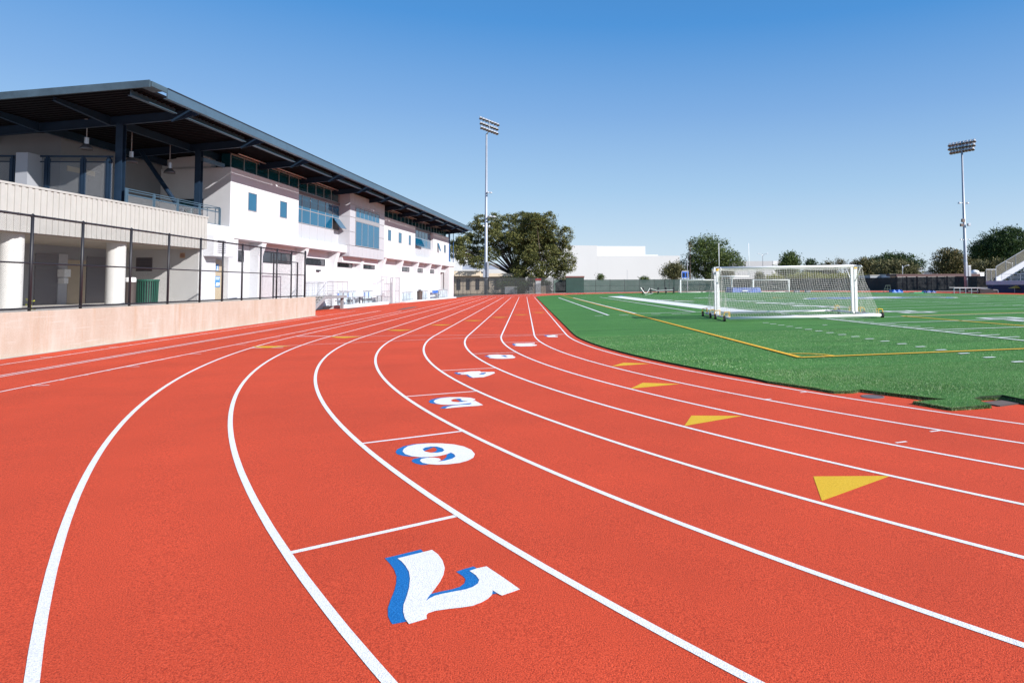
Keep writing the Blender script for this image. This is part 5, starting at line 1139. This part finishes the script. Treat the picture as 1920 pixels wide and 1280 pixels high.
for nm, px, w_, h_, y_, m_, lab in (('grey_container', 958, 2.8, 1.6, 156.5, M_GALV, 'low grey container behind the chain-link fence'), ('stone_block', 996, .9, 1.5, 155.5, M_CONC, 'pale block behind the fence left of the red box'), ('stone_block', 1003, .8, 2.4, 155.6, M_TAN2, 'upright pale block behind the fence nearest the red box'), ('red_box', 1009.5, 1.3, 3.0, 155.4, M_WPAINT, 'white box with a red top behind the fence'), ('stone_block', 1022, 2.2, 1.7, 155.7, M_TAN2, 'wide pale block behind the fence right of the red box')):
    p = at(px, 540, y_); o = empty(name=nm, loc=(p.x, y_, 0), label=lab, cat='box'); q = MB(); q.box(-w_/2, w_/2, 0, .8, 0, h_); q.build('body', m_, o, bev=.05)
    q = MB(); q.box(-w_/2-.04, w_/2+.04, -.04, .84, h_, h_+(.5 if nm == 'red_box' else .1)); q.build('top', M_RED if nm == 'red_box' else M_CONC, o)

# things beyond the right fence
def simple(name, label, cat, px0, px1, py0, py1, Y, m, dy=2, roof=None, zb=None):
    a, b = at(px0, py1, Y), at(px1, py1, Y); z1 = at((px0+px1)/2, py0, Y).z; z0 = 0 if zb is None else zb; o = empty(name, (a.x, Y, z0), 0, label, cat); q = MB(); q.box(0, b.x-a.x, 0, dy, 0, z1-z0); q.build('body', m, o)
    q = MB(); q.box(-.1, b.x-a.x+.1, -.1, dy+.1, z1-z0, z1-z0+.15); q.build('roof', roof or M_CONC, o); return o, b.x-a.x, z1-z0
simple('pale_shed', 'long pale shed wall above the black screen, right of the near goal', 'shed', 1632, 1681, 516.5, 530, 150, mat('weathered_pale_wall', (.36, .38, .40), .9), 6)
o, W_, h = simple('boxy_trailer', 'white boxy trailer beside the long pale shed', 'trailer', 1669, 1683, 515, 530, 146, M_FARW2, 5)
pa, pb = at(1681, 516, 142), at(1832, 515.5, 142)
pg = empty('pergola', (pa.x, 142, 0), 0, 'long low brown shade structure on posts above the black screen at the right', 'shade structure'); L_ = pb.x-pa.x; ht = pa.z
q = MB(); q.box(-.3, L_+.5, -.5, 4, ht-.15, ht+.25); q.box(-.3, L_+.5, -.5, -.3, ht-.35, ht-.15); q.build('roof', mat('red_brown_timber', (.10, .055, .055), .8), pg)
for i in range(9): q = MB(); q.box(L_*i/8-.14, L_*i/8+.14, 0, .25, 0, ht-.15); q.build('post', MATS['red_brown_timber'], pg)
simple('white_house', 'white building half seen through the brown shade structure', 'building', 1683, 1790, 519, 530, 160, M_FARW2, 6)
simple('roof_plant_box', 'pale box on the low roof left of the autumn-toned trees', 'roof box', 1718, 1729, 503, 520, 175, mat('blue_grey_box', (.33, .37, .43), .8), 4)
simple('low_annexe', 'low white annexe behind the pale roof box', 'building', 1711, 1754, 511, 530, 180, M_FARW2, 6)
o, W_, h = simple('white_van', 'white vehicle roofs just right of the grey mast', 'vehicle', 1832, 1846, 511, 530, 150, M_WPAINT, 4)
tkb = at(1828, 520, 152); q = MB(); q.lathe([(1.3, 0), (1.3, .01), (1.2, .6), (.8, 1.1), (0, 1.3)], (0, 0, at(1828, 515, 152).z), 16); o = q.build('white_dome', M_WPAINT, None, smooth=True); o.location = (tkb.x, 152, 0); tag(o, 'small white rounded tank just right of the grey floodlight mast', 'tank')
simple('long_low_roof', 'long low beige roof running behind the goals and the dark screen', 'building', 1832, 1852, 521, 530, 140, M_TAN2, 5)
for i, (p0, p1) in enumerate(((1515, 1554), (1565, 1577))):
    simple('white_truck', ('long white roof seen through the near net above the dark fence', 'short white roof seen through the near net, the right one')[i], 'vehicle', p0, p1, 523, 530, 165, M_WPAINT, 3)

# scoreboard on legs
p = at(1285, 515, 168); sb = empty('scoreboard', (p.x, 168, 0), 0, 'small blue scoreboard with white frame on two legs above the green screen', 'scoreboard'); w_ = at(1291, 515, 168).x-p.x; zb_, zt_ = at(1285, 521, 168).z, at(1285, 509, 168).z
q = MB(); q.box(-w_, w_, 0, .3, zb_, zt_); q.build('board', M_BLUE, sb)
q = MB(); q.box(-w_, w_, -.02, .3, zt_+.01, zt_+.12); q.box(-w_-.12, -w_-.01, .05, .25, zb_, zt_); q.build('frame', M_WPAINT, sb)
q = MB()
for sx in (-.5, .5): q.box(sx*w_-w_*.34, sx*w_+w_*.34, -.02, 0.0, zb_+.2, zt_-.35)
q.build('display', mat('dark_display', (.01, .015, .04), .3), sb)
for s in (-.5, .6): q = MB(); q.tube([(s*w_, .15, 0), (s*w_, .15, zb_)], .12, 8); q.build('leg', M_GALV, sb)

# street lamps
def street_lamp(px, py_top, Y, arm, label, pyb=525, dbl=False):
    p = at(px, py_top, Y); o = empty('street_lamp', (p.x, Y, 0), 0, label, 'street lamp', 'street lamps beyond the fences'); h = p.z; q = MB(); q.tube([(0, 0, 0), (0, 0, h-.6), (0, 0, h)], [.13, .10, .08], 8); q.build('pole', M_GALV, o, smooth=True)
    for s in ((arm, -arm) if dbl else (arm,)):
        q = MB(); q.tube([(0, 0, h-.9), (s*.35, 0, h-.25), (s, 0, h)], .06, 6); q.build('arm', M_GALV, o); q = MB(); q.lathe([(0, .12), (.25, .08), (.38, -.02), (0, -.08)], (s*1.15, 0, h), 10); q.build('lamp', M_WPAINT, o)
street_lamp(1430, 475.5, 200, 1.3, 'dark double-armed street lamp rising before the grey block', dbl=True)
street_lamp(1692, 497.5, 150, 1.3, 'single curved street lamp in front of the round dark tree')
street_lamp(1898, 491.5, 150, -1.5, 'single curved street lamp behind the stand rail')
street_lamp(1752, 492, 200, -.9, 'small far street lamp left of the autumn-toned trees')
p = at(1288.5, 483, 160); o = empty('thin_pole', (p.x, 160, 0), 0, 'thin plain pole in front of the big dark tree', 'pole'); q = MB(); q.tube([(0, 0, 0), (0, 0, p.z)], .08, 6); q.build('shaft', M_GALV, o); q = MB(); q.lathe([(.12, p.z), (0, p.z+.2)], n=8); q.build('cap', M_GALV, o)
p = at(1176, 507, 165); o = empty('thin_pole', (p.x, 165, 0), 0, 'short thin pole in front of the white hall', 'pole'); q = MB(); q.tube([(0, 0, 0), (0, 0, p.z)], .05, 6); q.build('shaft', M_GALV, o); q = MB(); q.lathe([(.1, p.z), (0, p.z+.1)], n=8); q.build('cap', M_GALV, o)

# ------------------------------------------------------------------ spectator stand at the right edge
YS = 104; A0 = at(1868, 520, YS); A1 = at(1920, 489, YS); base = at(1850, 545, YS)
st_ = empty('spectator_stand', (base.x, YS, 0), 0, 'pale spectator stand with stepped rows above a navy and white wall, at the right edge', 'spectator stand')
bx_, bz = A0.x-base.x, A0.z; sx_, sz_ = A1.x-A0.x, A1.z-A0.z; slope = sz_/sx_
M_SEAT = mat('pale_bench', (.50, .50, .50), .6, noise=.1, nscale=1); M_STEP = mat('step_concrete', (.33, .32, .30), .9)
nrow = 22; dx = .8
LEN = 46
q = MB()
for i in range(nrow): q.box(bx_+.6+dx*i, bx_+.6+dx*(i+1), -LEN, -.3, .1, at(1868, 527, YS).z-.3+slope*dx*i)
q.build('steps', M_STEP, st_)
for i in range(nrow):
    q = MB(); z = at(1868, 527, YS).z-.3+slope*dx*i; q.box(bx_+.75+dx*i, bx_+1.05+dx*i, -LEN, -.4, z+.36, z+.42)
    for k in range(24): q.box(bx_+.85+dx*i, bx_+.95+dx*i, -LEN+1+1.9*k, -LEN+1.06+1.9*k, z, z+.36)
    q.build('bench_row', M_SEAT, st_)
q = MB(); q.add([(bx_-.2, -.25, bz-1.3), (bx_-.2, -.25, bz), (bx_+22, -.25, bz+22*slope), (bx_+22, -.25, bz+22*slope-1.3), (bx_-.2, .0, bz-1.3), (bx_-.2, .0, bz), (bx_+22, .0, bz+22*slope), (bx_+22, .0, bz+22*slope-1.3)], [(0, 1, 2, 3), (7, 6, 5, 4), (0, 4, 5, 1), (1, 5, 6, 2), (2, 6, 7, 3), (3, 7, 4, 0)]); q.build('end_stringer', M_WHITE, st_)
zw1, zw0 = at(1850, 526.5, YS).z, at(1850, 534, YS).z
q = MB(); q.box(0, bx_+24, -LEN, .1, zw0, zw1); q.build('white_wall', mat('lavender_white_paint', (.50, .50, .60), .8), st_)
q = MB(); q.box(.15, bx_+24, -LEN+.1, .0, 0, zw0); q.build('navy_wall', mat('navy_paint', (.010, .022, .09), .6), st_)
q = MB()
for i in range(13): x = 2*i; q.tube([(bx_+x, .0, bz+x*slope), (bx_+x, .0, bz+x*slope+1.9)], .045, 6)
q.tube([(bx_, 0, bz+1.9), (bx_+24, 0, bz+24*slope+1.9)], .045, 6); q.tube([(0, 0, bz+1.4), (bx_, 0, bz+1.4)], .045, 6)
for x in (0, bx_*.5, bx_*.95): q.tube([(x, 0, zw1), (x, 0, bz+1.4)], .045, 6)
rl_ = q.build('railing', M_GALV, st_)
me = bpy.data.meshes.new('railing_mesh'); me.from_pydata([(bx_, .02, bz), (bx_+24, .02, bz+24*slope), (bx_+24, .02, bz+24*slope+1.9), (bx_, .02, bz+1.9), (0, .02, zw1), (bx_, .02, zw1), (bx_, .02, bz+1.4), (0, .02, bz+1.4)], [], [(0, 1, 2, 3), (4, 5, 6, 7)]); uv = me.uv_layers.new(name='UVMap')
for lp_ in me.loops: v = me.vertices[lp_.vertex_index].co; uv.data[lp_.index].uv = (v.x, v.z)
me.materials.append(mesh_mat('tan_chain_link', (.18, .17, .14), .45, .06, .006)); o = bpy.data.objects.new('mesh_infill', me); C.objects.link(o); o.parent = rl_
q = MB()
for i in range(20): q.tube([(bx_+.3, -1-2.2*i, zw1), (bx_+.3, -1-2.2*i, zw1+1.1)], .035, 6)
q.tube([(bx_+.3, -LEN, zw1+1.1), (bx_+.3, -.5, zw1+1.1)], .035, 6); q.tube([(bx_+.3, -LEN, zw1+.6), (bx_+.3, -.5, zw1+.6)], .02, 6); q.build('front_rail', M_GALV, st_)
p = at(1912, 538, 96); o = empty('orange_canopy', (p.x, 96, .1), 0, 'small orange-yellow cover by the navy wall at the right edge', 'cover'); q = MB(); q.add([(-1, 0, p.z-.3), (2.5, 0, p.z-.3), (2.5, 1.5, p.z-.3), (-1, 1.5, p.z-.3), (-.2, .7, p.z+.1), (2, .7, p.z+.1)], [(0, 1, 5, 4), (1, 2, 5), (2, 3, 4, 5), (3, 0, 4), (0, 3, 2, 1)]); q.build('cloth', mat('orange_cloth', (.75, .38, .05), .8), o); q = MB(); q.tube([(-.9, .1, 0), (-.9, .1, p.z-.3)], .03, 6); q.build('pole', M_GALV, o)

# ------------------------------------------------------------------ trees
def leaf_mat(name, a, b, c, d): return island_mat(name, [(0, a), (.35, b), (.75, c), (1, d)], .6, .25, .18)
LF_PINE = leaf_mat('pine_needles', (.024, .036, .012), (.070, .086, .026), (.16, .165, .05), (.30, .28, .10))
LF_DARK = leaf_mat('dark_leaves', (.010, .024, .008), (.022, .050, .014), (.045, .085, .022), (.10, .15, .04))
LF_MID = leaf_mat('mid_green_leaves', (.022, .045, .012), (.05, .085, .022), (.10, .14, .035), (.19, .22, .07))
LF_OLIVE = leaf_mat('olive_leaves', (.04, .05, .02), (.085, .09, .035), (.15, .14, .06), (.26, .23, .12))
LF_RUST = leaf_mat('rusty_green_leaves', (.03, .038, .015), (.075, .08, .028), (.15, .13, .052), (.25, .19, .09))
LF_YEL = leaf_mat('yellow_green_leaves', (.07, .09, .02), (.15, .17, .03), (.28, .27, .05), (.38, .36, .08))
def crown_mesh(parent, blobs, m, dens, leaf, clump, name='crown', seed=1, fill=.35, flat=1.0):
    g = np.random.default_rng(seed); VV = []; dens = dens*1.35
    for (cx, cy, cz, rx, ry, rz) in blobs:
        area = (rx*ry+ry*rz+rx*rz)*4.2; nc = max(4, int(area*dens))
        d = g.normal(size=(nc, 3)); d /= np.linalg.norm(d, axis=1, keepdims=True); rr_ = np.where(g.random(nc) < fill, g.uniform(.3, .9, nc), g.uniform(.86, 1.08, nc)); c = np.array([cx, cy, cz])+d*rr_[:, None]*np.array([rx, ry, rz])
        k = 26; cc = np.repeat(c, k, 0); dd = np.repeat(d, k, 0); cl = np.repeat(clump*g.uniform(.6, 1.3, nc), k)
        p = cc+g.normal(size=cc.shape)*cl[:, None]*np.array([.55, .55, .42*flat]); n = len(p)
        t = g.normal(size=(n, 3))*.8+dd*.6+np.array([0, 0, .25]); t /= np.linalg.norm(t, axis=1, keepdims=True); b = np.cross(t, g.normal(size=(n, 3))); b /= np.linalg.norm(b, axis=1, keepdims=True)
        L_ = leaf*g.uniform(.6, 1.3, n)[:, None]; W_ = L_*.45
        VV.append(np.stack([p-b*W_*.5, p+t*L_*.5-b*W_*.2, p+t*L_, p+t*L_*.45+b*W_*.6], 1))
    V = np.concatenate(VV).reshape(-1, 3); return np_mesh(name, V, np.arange(len(V)).reshape(-1, 4), m, parent)
def tree(name, label, px0, px1, py0, py1, Y, m, dens=.5, leaf=.5, clump=.9, seed=1, trunk_px=None, blobs=None, ground=0, lobes=9, trunk=True, group=None, cat='tree', flat=1., tr=.3, fill=.35):
    """crown fills the photo box px0..px1 x py0..py1 at depth Y; blobs in unit box coordinates (x, z, r)"""
    xa, xb_ = at(px0, 520, Y).x, at(px1, 520, Y).x; zt_, zb_ = at((px0+px1)/2, py0, Y).z, at((px0+px1)/2, py1, Y).z; W_ = xb_-xa; Hh = zt_-zb_
    xt = at(trunk_px, 520, Y).x if trunk_px else (xa+xb_)/2
    o = empty(name, (xt, Y, ground), 0, label, cat, group); rr = random.Random(seed); bl_ = []
    if blobs is None:
        blobs = []
        for i in range(lobes):
            t = rr.uniform(0, 2*math.pi); r_ = rr.uniform(.18, .36); blobs.append((.5+(.5-r_*.62)*math.cos(t)*rr.uniform(.5, 1.1), .5+(.5-r_*.62)*math.sin(t)*rr.uniform(.5, 1.08), r_))
        blobs.append((.5, .52, .36))
    for (u, v, r_) in blobs:
        bl_.append((xa+u*W_-xt, rr.uniform(-.28, .28)*W_*.8, zb_+v*Hh-ground, r_*W_, r_*W_*.9, r_*Hh*rr.uniform(.85, 1.1)))
    crown_mesh(o, bl_, m, dens, leaf, clump, seed=seed, flat=flat, fill=fill)
    if trunk:
        q = MB(); q.tube([(0, 0, -.1), (.1, 0, (zb_-ground)*.6+.5), (0, 0, zb_-ground+Hh*.35)], [tr*1.2, tr, tr*.5], 8)
        for b in bl_[:(26 if len(bl_) > 30 else 9)]:
            s = Vector((0, 0, max(.6, (zb_-ground)*.7+Hh*.08))); e = Vector((b[0], b[1], b[2])); q.tube([s, s.lerp(e, .5)+Vector((0, 0, Hh*.04)), e], [tr*.5, tr*.3, tr*.1], 6)
        q.build('trunk', M_BARK, o, smooth=True)
    return o
def pine_blobs(seed, n, lo, hi, r0_, r1_, sep, holes=()):
    """small flattened foliage pads spread under the outline hi(u) and above lo(u), kept apart so that gaps stay"""
    rr = random.Random(seed); out = []
    for _ in range(6000):
        u = rr.random(); a, b = lo(u), hi(u)
        v = a+(b-a)*rr.random()**.8; r_ = rr.uniform(r0_, r1_)
        if v > b-r_*.6: v = b-r_*.6
        if v < a or any((u-hx)**2/hw_**2+(v-hz_)**2/hh_**2 < 1 for hx, hz_, hw_, hh_ in holes): continue
        if all((u-p[0])**2+((v-p[1])*.9)**2 > sep**2 for p in out): out.append((u, v, r_))
        if len(out) >= n: break
    return out
pineA = pine_blobs(4, 60, lambda u: .22+.25*abs(u-.35) if u < .3 else .30-.12*(u-.3), lambda u: min(.98, .52+1.55*u) if u < .3 else 1.0-.28*max(0, u-.78)/.22, .055, .085, .094, ((.50, .22, .20, .17), (.43, .42, .06, .05), (.62, .50, .05, .07)))
tree('pine_tree', 'broad pine with a wide umbrella crown behind the floodlight mast', 847, 1035, 402, 522, 168, LF_PINE, 1.7, .42, .62, 5, 971, pineA, flat=.7, tr=.55, fill=.12)
pineB = pine_blobs(8, 50, lambda u: .10 if u > .3 else .18, lambda u: (.72+.75*u if u < .35 else 1.0-.55*max(0, u-.6)**1.1), .09, .13, .145, ((.45, .36, .12, .10),))
tree('pine_tree', 'taller pine on the right of the pair, its low branches reaching the green screen', 964, 1066, 407, 532, 164, LF_PINE, 1.7, .42, .6, 9, 1016, pineB, flat=.7, tr=.45, fill=.12)
tree('ivy_shrub', 'dense ivy-like shrub filling the fence corner under the right pine', 1018, 1036, 526, 549, 157, LF_DARK, 1.2, .3, .5, 3, trunk=False, cat='shrub')
tree('dark_shrub', 'dark shrub behind the chain-link fence under the pines', 925, 1010, 524, 546, 160, LF_DARK, .6, .35, .7, 4, trunk=False, cat='shrub')
big = [(.30, .82, .2), (.50, .90, .17), (.62, .74, .2), (.25, .60, .22), (.12, .42, .16), (.45, .55, .24), (.72, .52, .2), (.88, .55, .14), (.30, .30, .2), (.60, .32, .22), (.85, .36, .14), (.15, .22, .14), (.48, .16, .16), (.95, .44, .08)]
tree('broadleaf_tree', 'large dark green broadleaf tree behind the blue scoreboard', 1284, 1386, 446, 528, 190, LF_MID, .42, .6, 1.1, 11, 1326, big, tr=.5, fill=.45)
tree('broadleaf_tree', 'smaller round olive-green tree left of the blue scoreboard', 1241, 1281, 493, 528, 185, LF_OLIVE, .5, .5, .9, 12, 1263, tr=.3)
p = at(1293, 458, 186); o = empty('palm_tree', (p.x, 186, 0), 0, 'thin palm poking out of the left side of the big dark tree', 'palm'); q = MB(); q.tube([(0, 0, 0), (.1, 0, p.z)], [.25, .16], 8); q.build('trunk', M_BARK, o); q = MB()
for k in range(46):
    t = random.uniform(0, 6.28); e = random.uniform(-.7, 1.1); d = Vector((math.cos(t)*math.cos(e), math.sin(t)*math.cos(e), math.sin(e))); s_ = Vector((0, 0, p.z)); sd2 = d.cross(Vector((0, 0, 1))).normalized()*.14; m1 = s_+d*.8; m2 = s_+d*1.5+Vector((0, 0, -.35)); q.add([s_-sd2*.3, s_+sd2*.3, m1+sd2, m1-sd2], [(0, 1, 2, 3)]); q.add([m1-sd2, m1+sd2, m2], [(0, 1, 2)])
q.build('fronds', LF_OLIVE, o)
G_ = 'trees beyond the far fence'
for a in ((1461, 1502, 478, 530, 200, LF_MID, 21, 'dark green tree just right of the grey block'), (1507, 1533, 489, 530, 205, LF_DARK, 22, 'small dark round tree, second right of the grey block'), (1538, 1568, 488, 530, 205, LF_RUST, 23, 'small brownish round tree left of the bare tree'), (1600, 1640, 488, 530, 200, LF_RUST, 24, 'brownish low tree right of the bare tree'),
          (1629, 1724, 478.5, 532, 215, LF_DARK, 25, 'large smooth dark dome-shaped tree right of the near goal'), (1640, 1708, 490, 532, 175, LF_OLIVE, 26, 'spiky olive tree in front of the dark dome-shaped tree'), (1750, 1818, 473, 530, 180, LF_RUST, 27, 'autumn-toned tree group left of the grey mast'),
          (1817, 1880, 455, 530, 190, LF_MID, 28, 'leafy green tree right of the grey mast'), (1856, 1945, 425, 530, 185, LF_DARK, 29, 'tall dark tree at the right edge above the stand'), (1834, 1884, 489, 530, 160, LF_OLIVE, 30, 'low olive-coloured tree beside the stand'), (1610, 1650, 496, 530, 205, LF_DARK, 31, 'low dark tree left of the dome-shaped tree')):
    tree('broadleaf_tree', a[7], a[0], a[1], a[2], a[3], a[4], a[5], .34, .7, 1.2, a[6], group=G_, tr=.35, lobes=11, fill=.3)
# bare tree
p = at(1588, 525, 200); zt_ = at(1588, 481, 200).z; o = empty('bare_tree', (p.x, 200, 0), 0, 'leafless pale branched tree above the near goal crossbar', 'tree'); q = MB(); rr = random.Random(5)
def branch(s, d, L_, r_, n):
    e = s+d*L_; q.tube([s, s.lerp(e, .5)+Vector((rr.uniform(-.1, .1), 0, rr.uniform(-.1, .1)))*L_*.3, e], [r_, r_*.8, r_*.6], 4, False)
    if n:
        for _ in range(3): branch(e, (d+Vector((rr.uniform(-.9, .9), rr.uniform(-.5, .5), rr.uniform(-.25, .5)))).normalized(), L_*rr.uniform(.6, .85), r_*.6, n-1)
for dx_ in (-.75, -.3, .2, .7): branch(Vector((dx_*.4, 0, zt_*.32)), Vector((dx_, 0, .8)).normalized(), zt_*.2, .12, 4)
q.build('branches', mat('pale_bark', (.28, .24, .24), .9), o); q = MB(); q.tube([(0, 0, 0), (0, 0, zt_*.36)], [.3, .2], 8); q.build('trunk', M_BARK, o)
tree('wisp_shrub', 'thin reddish tuft of dry twigs on the left side of the bare tree', 1566, 1584, 484, 500, 199, LF_RUST, .12, .4, .8, 41, trunk=False, cat='shrub', fill=.9)
for a in ((1121.5, 1134.5, 514, 527, LF_MID, 'small round bush on the fence line in front of the white hall'), (1200, 1214, 519.5, 527, LF_MID, 'tiny bush top showing above the green screen'), (1415, 1434, 507, 526, LF_OLIVE, 'loose olive bush seen through the near net before the grey block'), (1440, 1472, 517, 527, LF_YEL, 'yellow-green hedge end before the grey block'), (1470, 1560, 514, 527, LF_YEL, 'long yellow-green hedge seen through the near net'), (1555, 1612, 512, 527, LF_YEL, 'yellow-green hedge seen behind the right goal post'), (1345, 1375, 504, 526, LF_OLIVE, 'dull bush below the big dark tree seen through the net')):
    tree('bush', a[5], a[0], a[1], a[2], a[3], 172, a[4], .6, .4, .6, int(a[0]), trunk=False, cat='bush', lobes=7, group='bushes along the far fence')
